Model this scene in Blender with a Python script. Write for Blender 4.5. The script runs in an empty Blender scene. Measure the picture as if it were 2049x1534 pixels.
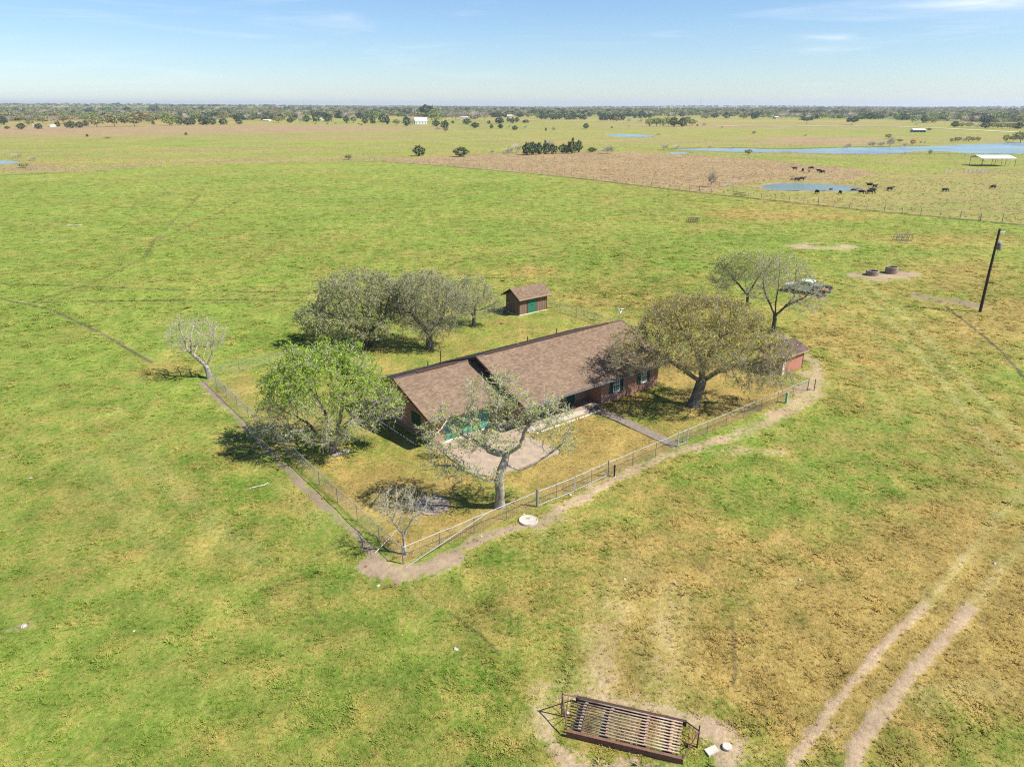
import bpy, bmesh, math, random
import numpy as np
from mathutils import Vector, Matrix, kdtree
R = math.radians
random.seed(7); rng = np.random.default_rng(7)
S = bpy.context.scene
COL = S.collection

# ------------------------------------------------------------------ camera, sky, sun, exposure
CAM_H = 25.0; PITCH = math.atan(556/1420)
cd = bpy.data.cameras.new('camera'); cam = bpy.data.objects.new('camera', cd); COL.objects.link(cam)
cd.sensor_width = 36; cd.lens = 1420/2049*36; cd.clip_start = 0.5; cd.clip_end = 60000
cam.location = (0, 0, CAM_H); cam.rotation_euler = (math.pi/2-PITCH, 0, 0)
S.camera = cam
SUN_DIR = Vector((0.615, -0.186, 0.766)).normalized()
sl = bpy.data.lights.new('sun', 'SUN'); sl.energy = 5.0; sl.angle = R(0.53); sl.color = (1, .955, .88)
so = bpy.data.objects.new('sun', sl); COL.objects.link(so)
so.rotation_euler = SUN_DIR.to_track_quat('Z', 'Y').to_euler(); so.location = (40, -20, 80)
W = bpy.data.worlds.new('World'); S.world = W; W.use_nodes = True
wn = W.node_tree; wn.nodes.clear()
def N(t, typ, **kw):
    n = t.nodes.new(typ)
    for k, v in kw.items():
        if k.startswith('i_'): n.inputs[k[2:].replace('_', ' ')].default_value = v
        else: setattr(n, k, v)
    return n
def LK(t, a, b): t.links.new(a, b)
def math_n(t, op, a, b=None, c=None, clamp=False):
    n = t.nodes.new('ShaderNodeMath'); n.operation = op; n.use_clamp = clamp
    for i, v in enumerate((a, b, c)):
        if v is None: continue
        if isinstance(v, (int, float)): n.inputs[i].default_value = v
        else: t.links.new(v, n.inputs[i])
    return n.outputs[0]
def mix_c(t, fac, a, b, blend='MIX'):
    n = t.nodes.new('ShaderNodeMix'); n.data_type = 'RGBA'; n.blend_type = blend; n.clamp_factor = True
    for sock, v in ((n.inputs[0], fac), (n.inputs[6], a), (n.inputs[7], b)):
        if isinstance(v, (int, float)): sock.default_value = v
        elif isinstance(v, tuple): sock.default_value = (*v, 1) if len(v) == 3 else v
        else: t.links.new(v, sock)
    return n.outputs[2]
def noise(t, vec, scale, detail=3, rough=.55, out=0, dist=0):
    n = t.nodes.new('ShaderNodeTexNoise'); n.inputs['Scale'].default_value = scale
    n.inputs['Detail'].default_value = detail; n.inputs['Roughness'].default_value = rough
    n.inputs['Distortion'].default_value = dist
    if vec is not None: t.links.new(vec, n.inputs['Vector'])
    return n.outputs[out]
def remap(t, v, a, b, c=0., d=1., smooth=False):
    n = t.nodes.new('ShaderNodeMapRange'); n.clamp = True
    if smooth: n.interpolation_type = 'SMOOTHSTEP'
    t.links.new(v, n.inputs[0])
    for i, x in enumerate((a, b, c, d)): n.inputs[i+1].default_value = x
    return n.outputs[0]
sky = N(wn, 'ShaderNodeTexSky', sky_type='NISHITA', sun_disc=False, sun_elevation=R(50), sun_rotation=R(106.8),
        altitude=200, air_density=1.0, dust_density=0.15, ozone_density=3.2)
bg = N(wn, 'ShaderNodeBackground'); bg.inputs[1].default_value = 0.077
wo = N(wn, 'ShaderNodeOutputWorld')
tc = N(wn, 'ShaderNodeTexCoord')
sep = N(wn, 'ShaderNodeSeparateXYZ'); LK(wn, tc.outputs['Generated'], sep.inputs[0])
# thin cirrus wisps, spread low in the sky, as directions (azimuth from +Y, elevation)
az = math_n(wn, 'ARCTAN2', sep.outputs[0], sep.outputs[1])
el = math_n(wn, 'ARCSINE', sep.outputs[2])
cmb = N(wn, 'ShaderNodeCombineXYZ'); LK(wn, az, cmb.inputs[0])
LK(wn, math_n(wn, 'MULTIPLY', el, 10.0), cmb.inputs[1])
wisp = remap(wn, noise(wn, cmb.outputs[0], 7.0, 8, .6, dist=.6), .40, .88)
streak = remap(wn, noise(wn, cmb.outputs[0], 3.2, 8, .62, dist=1.2), .52, .78)
tot = math_n(wn, 'MULTIPLY', streak, .22)
for (a0, e0, ra, re, w) in ((31.5, 5.85, 6.5, .45, 1.25), (22.3, 4.3, 2.6, .26, 1.0), (21.8, 3.4, 2.2, .26, 1.2), (11.5, 4.75, 1.4, .25, .8),
                            (29.5, 4.6, 2.4, .28, .5), (24.5, 7.3, 2.0, .35, .6), (-27.5, 3.0, 3.0, .5, .4), (34, 8.6, 9, .5, .35), (28, 8.1, 8, .3, .7)):
    dx = math_n(wn, 'DIVIDE', math_n(wn, 'SUBTRACT', az, R(a0)), R(ra))
    dy = math_n(wn, 'DIVIDE', math_n(wn, 'SUBTRACT', el, R(e0)), R(re))
    r2 = math_n(wn, 'ADD', math_n(wn, 'MULTIPLY', dx, dx), math_n(wn, 'MULTIPLY', dy, dy))
    g = math_n(wn, 'MULTIPLY', math_n(wn, 'EXPONENT', math_n(wn, 'MULTIPLY', r2, -1.3)), w)
    tot = math_n(wn, 'ADD', tot, math_n(wn, 'MULTIPLY', g, wisp))
tot = math_n(wn, 'MULTIPLY', tot, 1.0, clamp=True)
hs = N(wn, 'ShaderNodeHueSaturation'); hs.inputs['Saturation'].default_value = 1.04; LK(wn, mix_c(wn, 1., sky.outputs[0], (.89, .985, 1.13), 'MULTIPLY'), hs.inputs['Color'])
LK(wn, mix_c(wn, tot, hs.outputs[0], (9.2, 9.4, 9.6)), bg.inputs[0])
LK(wn, bg.outputs[0], wo.inputs[0])
S.view_settings.view_transform = 'Standard'; S.view_settings.look = 'None'
S.view_settings.exposure = 0.76; S.view_settings.gamma = 1; S.view_settings.use_curve_mapping = False
S.render.engine = 'CYCLES'
S.cycles.max_bounces = 6; S.cycles.transparent_max_bounces = 16; S.cycles.volume_bounces = 0
S.cycles.use_denoising = False; S.cycles.pixel_filter_type = 'BLACKMAN_HARRIS'; S.cycles.filter_width = 1.15

# ------------------------------------------------------------------ surveying helpers (photo measurements -> metres)
FP = 1420.; CP, SP = math.cos(PITCH), math.sin(PITCH)
def G(px, py, z=0.):
    u = (px-1024.5)/FP; v = (py-767)/FP
    t = (z-CAM_H)/(-SP-v*CP)
    return Vector((u*t, (CP-v*SP)*t, z))
def hgt(bx, by, ty):
    D = G(bx, by).y; v = (ty-767)/FP
    return CAM_H-(D*SP+v*D*CP)/(CP-v*SP)
def mpp(bx, by):
    g = G(bx, by); return (g.y*CP+CAM_H*SP)/FP
ANG = R(38.4); O0 = Vector((-6.37, 34.86, 0))
UX = Vector((math.cos(ANG), math.sin(ANG), 0)); UY = Vector((-math.sin(ANG), math.cos(ANG), 0))
def HW(l, d, z=0.): return O0+UX*l+UY*d+Vector((0, 0, z))

# ------------------------------------------------------------------ object helpers
def tag(o, label=None, cat=None, group=None, kind=None):
    if label: o['label'] = label
    if cat: o['category'] = cat
    if group: o['group'] = group
    if kind: o['kind'] = kind
    return o
def empty(name, label, cat, loc=(0, 0, 0), rz=0, group=None):
    o = bpy.data.objects.new(name, None); COL.objects.link(o); o.empty_display_size = .3
    o.location = loc; o.rotation_euler = (0, 0, rz); return tag(o, label, cat, group)
def link(name, me, parent=None, m=None):
    o = bpy.data.objects.new(name, me); COL.objects.link(o)
    if m is not None and not me.materials: me.materials.append(m)
    if parent: o.parent = parent
    return o
def copy_tree(o, parent=None):
    c = o.copy(); COL.objects.link(c); c.parent = parent
    for ch in list(o.children): copy_tree(ch, c)
    return c
class MB:
    def __init__(s): s.v = []; s.f = []
    def add(s, vs, fs):
        b = len(s.v); s.v += [tuple(v) for v in vs]; s.f += [tuple(b+i for i in f) for f in fs]; return s
    def box(s, x0, y0, z0, x1, y1, z1, M=None):
        vs = [Vector(p) for p in ((x0,y0,z0),(x1,y0,z0),(x1,y1,z0),(x0,y1,z0),(x0,y0,z1),(x1,y0,z1),(x1,y1,z1),(x0,y1,z1))]
        if M: vs = [M @ v for v in vs]
        return s.add(vs, ((3,2,1,0),(4,5,6,7),(0,1,5,4),(1,2,6,5),(2,3,7,6),(3,0,4,7)))
    def tube(s, pts, rad, n=8, cap=True):
        pts = [Vector(p) for p in pts]; k = len(pts)
        if not hasattr(rad, '__len__'): rad = [rad]*k
        vs = []; up = None
        for i, p in enumerate(pts):
            d = (pts[min(i+1, k-1)]-pts[max(i-1, 0)]).normalized()
            if up is None:
                up = Vector((0, 0, 1)) if abs(d.z) < .9 else Vector((1, 0, 0))
            a = d.cross(up).normalized(); b = a.cross(d); up = b
            for j in range(n):
                t = 2*math.pi*j/n; vs.append(p+(a*math.cos(t)+b*math.sin(t))*rad[i])
        fs = [(i*n+j, (i+1)*n+j, (i+1)*n+(j+1) % n, i*n+(j+1) % n) for i in range(k-1) for j in range(n)]
        if cap: fs += [tuple(range(n)), tuple(range((k-1)*n, k*n))[::-1]]
        return s.add(vs, fs)
    def lathe(s, prof, n=24, c=(0, 0, 0), wob=0, seed=1):
        rr = random.Random(seed); w = [1+rr.uniform(-wob, wob) for _ in range(n)]
        vs = [(c[0]+r*w[j]*math.cos(2*math.pi*j/n), c[1]+r*w[j]*math.sin(2*math.pi*j/n), c[2]+z) for r, z in prof for j in range(n)]
        k = len(prof)
        fs = [(i*n+j, i*n+(j+1) % n, (i+1)*n+(j+1) % n, (i+1)*n+j) for i in range(k-1) for j in range(n)]
        return s.add(vs, fs)
    def disc(s, r, z0, z1, n=28, c=(0, 0), wob=0, seed=1):
        rr = random.Random(seed); w = [1+rr.uniform(-wob, wob) for _ in range(n)]
        ring = [(c[0]+r*w[j]*math.cos(2*math.pi*j/n), c[1]+r*w[j]*math.sin(2*math.pi*j/n)) for j in range(n)]
        return s.prism(ring, z0, z1)
    def prism(s, poly, z0, z1):
        n = len(poly)
        vs = [(x, y, z0) for x, y in poly]+[(x, y, z1) for x, y in poly]
        return s.add(vs, [tuple(range(n))[::-1], tuple(range(n, 2*n))]+[(i, (i+1) % n, n+(i+1) % n, n+i) for i in range(n)])
    def mesh(s, name, m=None, smooth=False):
        me = bpy.data.meshes.new(name); me.from_pydata(s.v, [], s.f); me.update()
        if m: me.materials.append(m)
        if smooth: me.polygons.foreach_set('use_smooth', [True]*len(me.polygons))
        return me
    def build(s, name, m, parent=None, smooth=False, bevel=0):
        me = s.mesh(name, m, smooth)
        o = link(name, me, parent)
        return o
def np_mesh(name, verts, faces, m=None, smooth=False):
    """faces: (n,k) int array, all the same size"""
    me = bpy.data.meshes.new(name); nv, (nf, k) = len(verts), faces.shape
    me.vertices.add(nv); me.vertices.foreach_set('co', np.ascontiguousarray(verts, np.float32).ravel())
    me.loops.add(nf*k); me.loops.foreach_set('vertex_index', faces.astype(np.int32).ravel())
    me.polygons.add(nf); me.polygons.foreach_set('loop_start', np.arange(0, nf*k, k, dtype=np.int32))
    if smooth: me.polygons.foreach_set('use_smooth', np.ones(nf, bool))
    me.update(calc_edges=True)
    if m: me.materials.append(m)
    return me

# ------------------------------------------------------------------ materials
def new_mat(name):
    m = bpy.data.materials.new(name); m.use_nodes = True; t = m.node_tree; b = t.nodes['Principled BSDF']
    b.inputs['Specular IOR Level'].default_value = .3
    return m, t, b
def simple(name, c1, c2=None, scale=4, rough=.85, bump=0, metal=0, detail=5, island=0, spec=.3, coord='Object', stretch=None, lo=.35, hi=.68):
    m, t, b = new_mat(name); b.inputs['Roughness'].default_value = rough; b.inputs['Metallic'].default_value = metal
    b.inputs['Specular IOR Level'].default_value = spec
    c2 = c2 or tuple(x*.7 for x in c1)
    co = N(t, 'ShaderNodeTexCoord').outputs[coord]
    if stretch:
        mp = N(t, 'ShaderNodeMapping'); mp.inputs['Scale'].default_value = stretch; LK(t, co, mp.inputs[0]); co = mp.outputs[0]
    f = noise(t, co, scale, detail, .6)
    c = mix_c(t, remap(t, f, lo, hi), c1, c2)
    if island:
        g = N(t, 'ShaderNodeNewGeometry').outputs['Random Per Island']
        c = mix_c(t, 1., c, N_rgb(t, remap(t, g, 0, 1, 1-island, 1+island)), 'MULTIPLY')
    LK(t, c, b.inputs['Base Color'])
    if bump:
        bn = N(t, 'ShaderNodeBump'); bn.inputs['Strength'].default_value = 1; bn.inputs['Distance'].default_value = bump
        LK(t, noise(t, co, scale*3, 4), bn.inputs['Height']); LK(t, bn.outputs[0], b.inputs['Normal'])
    return m
def N_rgb(t, v):
    c = N(t, 'ShaderNodeCombineColor')
    for i in range(3): LK(t, v, c.inputs[i])
    return c.outputs[0]
def leaf_mat(name, ca, cb, cc, rough=.6, trans=.35):
    m, t, b = new_mat(name)
    g = N(t, 'ShaderNodeNewGeometry').outputs['Random Per Island']
    cr = N(t, 'ShaderNodeValToRGB'); e = cr.color_ramp.elements
    e[0].color = (*ca, 1); e[1].color = (*cb, 1); x = e.new(.5); x.color = (*cc, 1); LK(t, g, cr.inputs[0])
    oi = N(t, 'ShaderNodeObjectInfo').outputs['Random']
    c = mix_c(t, 1., cr.outputs[0], N_rgb(t, remap(t, oi, 0, 1, .82, 1.15)), 'MULTIPLY')
    LK(t, c, b.inputs['Base Color']); b.inputs['Roughness'].default_value = rough
    tr = N(t, 'ShaderNodeBsdfTranslucent'); LK(t, c, tr.inputs[0])
    mx = N(t, 'ShaderNodeMixShader'); mx.inputs[0].default_value = trans
    LK(t, b.outputs[0], mx.inputs[1]); LK(t, tr.outputs[0], mx.inputs[2])
    LK(t, mx.outputs[0], t.nodes['Material Output'].inputs[0])
    return m
def ground_mat(name, inst=False):
    m, t, b = new_mat(name); b.inputs['Roughness'].default_value = .95; b.inputs['Specular IOR Level'].default_value = .12
    at = N(t, 'ShaderNodeAttribute', attribute_name='mask')
    at2 = N(t, 'ShaderNodeAttribute', attribute_name='mask2')
    if inst: at.attribute_type = 'INSTANCER'; at2.attribute_type = 'INSTANCER'
    sc = N(t, 'ShaderNodeSeparateColor'); LK(t, at.outputs['Color'], sc.inputs[0])
    dry, dirt, brush, dark = sc.outputs[0], sc.outputs[1], sc.outputs[2], at.outputs['Alpha']
    s2 = N(t, 'ShaderNodeSeparateColor'); LK(t, at2.outputs['Color'], s2.inputs[0])
    lush, pale, far = s2.outputs[0], s2.outputs[1], s2.outputs[2]
    P = N(t, 'ShaderNodeNewGeometry').outputs['Position']
    n60 = noise(t, P, .02, 3); n8 = noise(t, P, .12, 5, .65); n2 = noise(t, P, .55, 5, .68); nf = noise(t, P, 3.2, 6, .75); nm = noise(t, P, 11, 3, .7)
    g1 = mix_c(t, remap(t, n2, .3, .7), (.135, .205, .026), (.235, .298, .052))
    g1 = mix_c(t, math_n(t, 'MULTIPLY', remap(t, n8, .5, .75), .6), g1, (.275, .275, .065))
    g1 = mix_c(t, math_n(t, 'MULTIPLY', remap(t, n60, .5, .7), .35), g1, (.175, .24, .03))
    g1 = mix_c(t, lush, g1, (.07, .165, .012))
    g1 = mix_c(t, math_n(t, 'MULTIPLY', remap(t, nf, .48, .74), .75), g1, (.34, .36, .085))
    d1 = mix_c(t, remap(t, n2, .3, .7), (.23, .165, .042), (.41, .29, .085))
    d1 = mix_c(t, remap(t, nf, .48, .74), d1, (.45, .35, .14))
    jit = math_n(t, 'ADD', math_n(t, 'MULTIPLY', math_n(t, 'SUBTRACT', n2, .5), 1.9), math_n(t, 'MULTIPLY', math_n(t, 'SUBTRACT', nf, .5), 1.4))
    jit = math_n(t, 'ADD', jit, math_n(t, 'MULTIPLY', math_n(t, 'SUBTRACT', n8, .5), .9))
    f = math_n(t, 'ADD', math_n(t, 'SUBTRACT', math_n(t, 'MULTIPLY', dry, 1.35), .05), jit, clamp=True)
    c = mix_c(t, remap(t, f, .05, .95), g1, d1)
    # rough weedy pasture beyond the wire fence
    b1 = mix_c(t, remap(t, noise(t, P, .35, 6, .72), .38, .62), (.205, .175, .068), (.36, .22, .122))
    b1 = mix_c(t, remap(t, nf, .45, .75), b1, (.42, .31, .18))
    jb = math_n(t, 'ADD', math_n(t, 'SUBTRACT', math_n(t, 'MULTIPLY', brush, 1.25), .12), math_n(t, 'MULTIPLY', math_n(t, 'SUBTRACT', noise(t, P, .06, 7, .7), .5), 1.4), clamp=True)
    c = mix_c(t, jb, c, b1)
    # darker specks between grass clumps (little shadows painted into the colour, in weedy patches)
    sp = remap(t, noise(t, P, 2.6, 8, .85), .53, .64)
    sp = math_n(t, 'MULTIPLY', sp, remap(t, noise(t, P, .22, 4, .6), .38, .62, .25, 1.35))
    c = mix_c(t, math_n(t, 'MULTIPLY', sp, math_n(t, 'MULTIPLY_ADD', dry, .3, .45)), c, (.06, .062, .018))
    # bare soil
    s1 = mix_c(t, remap(t, nf, .35, .7), (.27, .19, .112), (.46, .34, .205))
    s1 = mix_c(t, math_n(t, 'MULTIPLY', remap(t, nm, .45, .7), .5), s1, (.48, .375, .26))
    s1 = mix_c(t, math_n(t, 'MULTIPLY', far, .7), s1, (.20, .155, .12))
    jd = math_n(t, 'ADD', math_n(t, 'MULTIPLY', dirt, 1.25), math_n(t, 'ADD', math_n(t, 'MULTIPLY', math_n(t, 'SUBTRACT', nf, .5), 2.0), math_n(t, 'MULTIPLY', math_n(t, 'SUBTRACT', n2, .5), 1.6)))
    c = mix_c(t, remap(t, jd, .42, 1.05, smooth=True), c, s1)
    c = mix_c(t, math_n(t, 'MULTIPLY', pale, remap(t, nf, .25, .6)), c, (.37, .34, .13))
    c = mix_c(t, math_n(t, 'MULTIPLY', dark, remap(t, nf, .2, .6, .5, 1)), c, (.085, .07, .04))
    if inst:
        oi = N(t, 'ShaderNodeObjectInfo').outputs['Random']
        c = mix_c(t, 1., c, N_rgb(t, remap(t, oi, 0, 1, .82, 1.2)), 'MULTIPLY')
    mot = N_rgb(t, math_n(t, 'MULTIPLY', remap(t, noise(t, P, .28, 7, .68), .3, .7, .80, 1.16), remap(t, noise(t, P, .035, 6, .7), .3, .7, .86, 1.12))); c = mix_c(t, 1., c, mot, 'MULTIPLY')
    LK(t, c, b.inputs['Base Color'])
    if not inst:
        bn = N(t, 'ShaderNodeBump'); bn.inputs['Strength'].default_value = .9; bn.inputs['Distance'].default_value = .26
        h = math_n(t, 'ADD', math_n(t, 'MULTIPLY', noise(t, P, 1.9, 8, .72), 1.0), math_n(t, 'MULTIPLY', nm, .12))
        h = math_n(t, 'MULTIPLY', h, math_n(t, 'SUBTRACT', 1.1, math_n(t, 'MULTIPLY', dirt, .85)))
        LK(t, h, bn.inputs['Height']); LK(t, bn.outputs[0], b.inputs['Normal'])
    else:
        tr = N(t, 'ShaderNodeBsdfTranslucent'); LK(t, c, tr.inputs[0])
        vm = N(t, 'ShaderNodeVectorMath', operation='ADD'); vs_ = N(t, 'ShaderNodeVectorMath', operation='SCALE'); vs_.inputs['Scale'].default_value = .45
        LK(t, N(t, 'ShaderNodeNewGeometry').outputs['Normal'], vs_.inputs[0]); LK(t, vs_.outputs[0], vm.inputs[0]); vm.inputs[1].default_value = (0, 0, 1)
        vn = N(t, 'ShaderNodeVectorMath', operation='NORMALIZE'); LK(t, vm.outputs[0], vn.inputs[0]); LK(t, vn.outputs[0], b.inputs['Normal'])
        mx = N(t, 'ShaderNodeMixShader'); mx.inputs[0].default_value = .15
        LK(t, b.outputs[0], mx.inputs[1]); LK(t, tr.outputs[0], mx.inputs[2]); LK(t, mx.outputs[0], t.nodes['Material Output'].inputs[0])
    return m
def brick_mat():
    m, t, b = new_mat('brick'); b.inputs['Roughness'].default_value = .9
    co = N(t, 'ShaderNodeTexCoord').outputs['Object']; sx = N(t, 'ShaderNodeSeparateXYZ'); LK(t, co, sx.inputs[0])
    cb = N(t, 'ShaderNodeCombineXYZ'); LK(t, math_n(t, 'ADD', sx.outputs[0], sx.outputs[1]), cb.inputs[0]); LK(t, sx.outputs[2], cb.inputs[1])
    br = N(t, 'ShaderNodeTexBrick'); LK(t, cb.outputs[0], br.inputs[0])
    br.inputs['Scale'].default_value = 1; br.inputs['Brick Width'].default_value = .21; br.inputs['Row Height'].default_value = .075
    br.inputs['Mortar Size'].default_value = .008; br.inputs['Mortar'].default_value = (.33, .29, .25, 1)
    br.inputs['Color1'].default_value = (.44, .20, .12, 1); br.inputs['Color2'].default_value = (.29, .135, .085, 1); br.inputs['Bias'].default_value = -.1
    c = mix_c(t, math_n(t, 'MULTIPLY', remap(t, noise(t, cb.outputs[0], 3.5, 5, .7), .45, .7), .7), br.outputs[0], (.42, .24, .16))
    LK(t, c, b.inputs['Base Color'])
    bn = N(t, 'ShaderNodeBump'); bn.inputs['Distance'].default_value = .012; bn.invert = True
    LK(t, br.outputs['Fac'], bn.inputs['Height']); LK(t, bn.outputs[0], b.inputs['Normal'])
    return m
def shingle_mat(name, a, b_, c_):
    m, t, b = new_mat(name); b.inputs['Roughness'].default_value = .95
    g = N(t, 'ShaderNodeNewGeometry'); cr = N(t, 'ShaderNodeValToRGB'); e = cr.color_ramp.elements
    e[0].color = (*a, 1); e[1].color = (*c_, 1); x = e.new(.5); x.color = (*b_, 1); LK(t, g.outputs['Random Per Island'], cr.inputs[0])
    n1 = noise(t, g.outputs['Position'], 60, 3); n2 = noise(t, g.outputs['Position'], .7, 4)
    c = mix_c(t, 1., cr.outputs[0], N_rgb(t, remap(t, n1, .3, .7, .88, 1.12)), 'MULTIPLY')
    c = mix_c(t, 1., c, N_rgb(t, remap(t, n2, .3, .7, .88, 1.12)), 'MULTIPLY')
    LK(t, c, b.inputs['Base Color']); return m
def bark_mat(name, a, b_, sc=6):
    return simple(name, a, b_, scale=sc, rough=.95, bump=.03, stretch=(1, 1, .35), lo=.4, hi=.62)
def water_mat(name, base, rough):
    m, t, b = new_mat(name); b.inputs['Roughness'].default_value = rough; b.inputs['Base Color'].default_value = (*base, 1)
    b.inputs['Specular IOR Level'].default_value = .5
    P = N(t, 'ShaderNodeNewGeometry').outputs['Position']
    mp = N(t, 'ShaderNodeMapping'); mp.inputs['Scale'].default_value = (.6, 1.3, 1); LK(t, P, mp.inputs[0])
    bn = N(t, 'ShaderNodeBump'); bn.inputs['Distance'].default_value = .25
    LK(t, noise(t, mp.outputs[0], 1.2, 4), bn.inputs['Height']); LK(t, bn.outputs[0], b.inputs['Normal'])
    c = mix_c(t, remap(t, noise(t, P, .02, 3), .35, .65), base, tuple(x*1.5 for x in base)); LK(t, c, b.inputs['Base Color'])
    return m
M = {}
M['ground'] = ground_mat('ground'); M['tuft'] = ground_mat('grass_tuft', True)
M['brick'] = brick_mat()
M['shingle'] = shingle_mat('shingle', (.145, .095, .062), (.185, .126, .085), (.225, .156, .106))
M['shingle_old'] = shingle_mat('shingle_old', (.07, .045, .04), (.095, .062, .052), (.13, .085, .07))
M['trim'] = simple('brown_trim', (.085, .045, .03), (.06, .033, .024), 5)
M['soffit'] = simple('soffit', (.12, .07, .045), (.09, .05, .035), 5)
M['plank'] = simple('weathered_plank', (.22, .145, .095), (.13, .085, .06), 3, bump=.006, stretch=(6, 6, .5), island=.12)
M['redwall'] = simple('red_painted_panel', (.42, .165, .115), (.34, .15, .11), 2.5, stretch=(3, 3, .4), lo=.3, hi=.75)
M['cream'] = simple('cream_paint', (.62, .56, .42), (.5, .45, .34), 6)
M['green'] = simple('green_paint', (.025, .16, .095), (.03, .12, .075), 5, rough=.5)
M['teal'] = simple('faded_green_door', (.075, .25, .18), (.06, .2, .15), 4, rough=.5)
M['dkgreen'] = simple('dark_green_shutter', (.012, .07, .045), (.012, .05, .035), 5, rough=.55)
M['glass'] = simple('window_glass', (.08, .11, .10), (.13, .16, .14), 1.2, rough=.06, spec=.8)
M['white'] = simple('white_paint', (.72, .72, .69), (.6, .6, .57), 8)
M['concrete'] = simple('concrete', (.41, .315, .225), (.27, .205, .145), 1.6, detail=8, bump=.01, lo=.3, hi=.72)
M['concrete_dk'] = simple('weathered_concrete', (.32, .255, .19), (.19, .15, .11), 2.2, detail=8, bump=.015)
M['concrete_lt'] = simple('pale_concrete', (.52, .47, .39), (.38, .335, .28), 3, detail=8, bump=.01)
M['galv'] = simple('galvanised_steel', (.48, .5, .49), (.36, .38, .38), 8, rough=.5, metal=.35)
M['galvdk'] = simple('dull_steel_post', (.2, .22, .22), (.14, .155, .155), 8, rough=.6, metal=.3)
M['wire'] = simple('steel_wire', (.26, .27, .26), (.2, .21, .2), 8, rough=.6, metal=.2)
M['rust'] = simple('rusty_steel', (.21, .105, .07), (.115, .06, .045), 7, rough=.9, detail=7)
M['rustpale'] = simple('worn_pipe', (.46, .37, .29), (.26, .165, .115), 1.6, rough=.75, detail=7, lo=.38, hi=.6)
M['rustdark'] = simple('dark_rusty_beam', (.075, .042, .034), (.045, .028, .024), 6, rough=.9)
M['tanblock'] = simple('sandy_block', (.40, .27, .17), (.3, .19, .11), 7)
M['woodpole'] = simple('creosoted_pole', (.055, .035, .026), (.035, .024, .018), 8, stretch=(4, 4, .4))
M['postwood'] = simple('grey_fence_post', (.42, .36, .29), (.26, .22, .17), 8)
M['black'] = simple('black_rubber', (.02, .02, .021), (.03, .03, .03), 6, rough=.7)
M['rock'] = simple('pale_rock', (.46, .42, .35), (.33, .3, .25), 5, bump=.02)
M['cow'] = simple('black_cow_hide', (.012, .010, .009), (.022, .017, .014), 5, rough=.7)
M['bark'] = bark_mat('oak_bark', (.20, .17, .14), (.095, .08, .065))
M['barkpale'] = bark_mat('pale_bark', (.40, .35, .29), (.22, .19, .155))
M['barkdark'] = bark_mat('dark_bark', (.13, .11, .09), (.06, .05, .042))
M['twig'] = simple('pale_twig', (.50, .45, .36), (.30, .26, .20), 3)
M['twigolive'] = simple('lichened_twig', (.42, .39, .27), (.22, .205, .135), 3)
M['leafgreen'] = leaf_mat('spring_leaf', (.19, .33, .012), (.44, .60, .04), (.31, .46, .022))
M['leafyellow'] = leaf_mat('yellow_green_leaf', (.30, .39, .03), (.46, .54, .07), (.38, .46, .045))
M['leafolive'] = leaf_mat('olive_leaf', (.22, .24, .085), (.54, .54, .26), (.37, .385, .16))
M['leafgold'] = leaf_mat('golden_olive_leaf', (.20, .18, .03), (.56, .44, .07), (.36, .29, .045))
M['leafcedar'] = leaf_mat('cedar_foliage', (.04, .07, .03), (.10, .14, .055), (.065, .10, .04), trans=.1)
M['leafmid'] = leaf_mat('oak_foliage', (.16, .17, .065), (.34, .32, .13), (.24, .24, .095), trans=.15)
M['leaflight'] = leaf_mat('fresh_foliage', (.14, .2, .04), (.26, .32, .07), (.19, .26, .05), trans=.2)
M['leafbare'] = leaf_mat('bare_crown_twigs', (.32, .275, .21), (.55, .48, .38), (.42, .37, .28), trans=.05)
M['leafochre'] = leaf_mat('ochre_foliage', (.2, .16, .06), (.33, .26, .1), (.26, .21, .08), trans=.15)
M['leafrust'] = leaf_mat('rusty_foliage', (.33, .12, .05), (.42, .2, .09), (.36, .16, .07), trans=.1)
M['water'] = water_mat('pond_water', (.12, .16, .135), .32)
M['river'] = water_mat('lake_water', (.17, .23, .23), .32)
M['truckwhite'] = simple('white_car_paint', (.66, .72, .70), (.6, .66, .64), 3, rough=.25, spec=.5)
M['metalroof'] = simple('white_metal_roof', (.78, .78, .76), (.66, .66, .64), 2, rough=.4)
M['bluewall'] = simple('blue_grey_metal_wall', (.20, .24, .29), (.16, .19, .24), 2, rough=.5)
M['darkgrey'] = simple('dark_grey_metal', (.09, .09, .1), (.06, .06, .07), 5, rough=.6)
M['transf'] = simple('transformer_grey', (.22, .24, .24), (.17, .18, .18), 5, rough=.5)
M['utilgreen'] = simple('pale_green_plastic', (.22, .42, .28), (.19, .36, .24), 4, rough=.5)
M['orange'] = simple('orange_plastic', (.6, .16, .06), (.5, .13, .05), 4, rough=.6)
M['roadsand'] = simple('sandy_road', (.55, .43, .28), (.45, .35, .23), .05)

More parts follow.
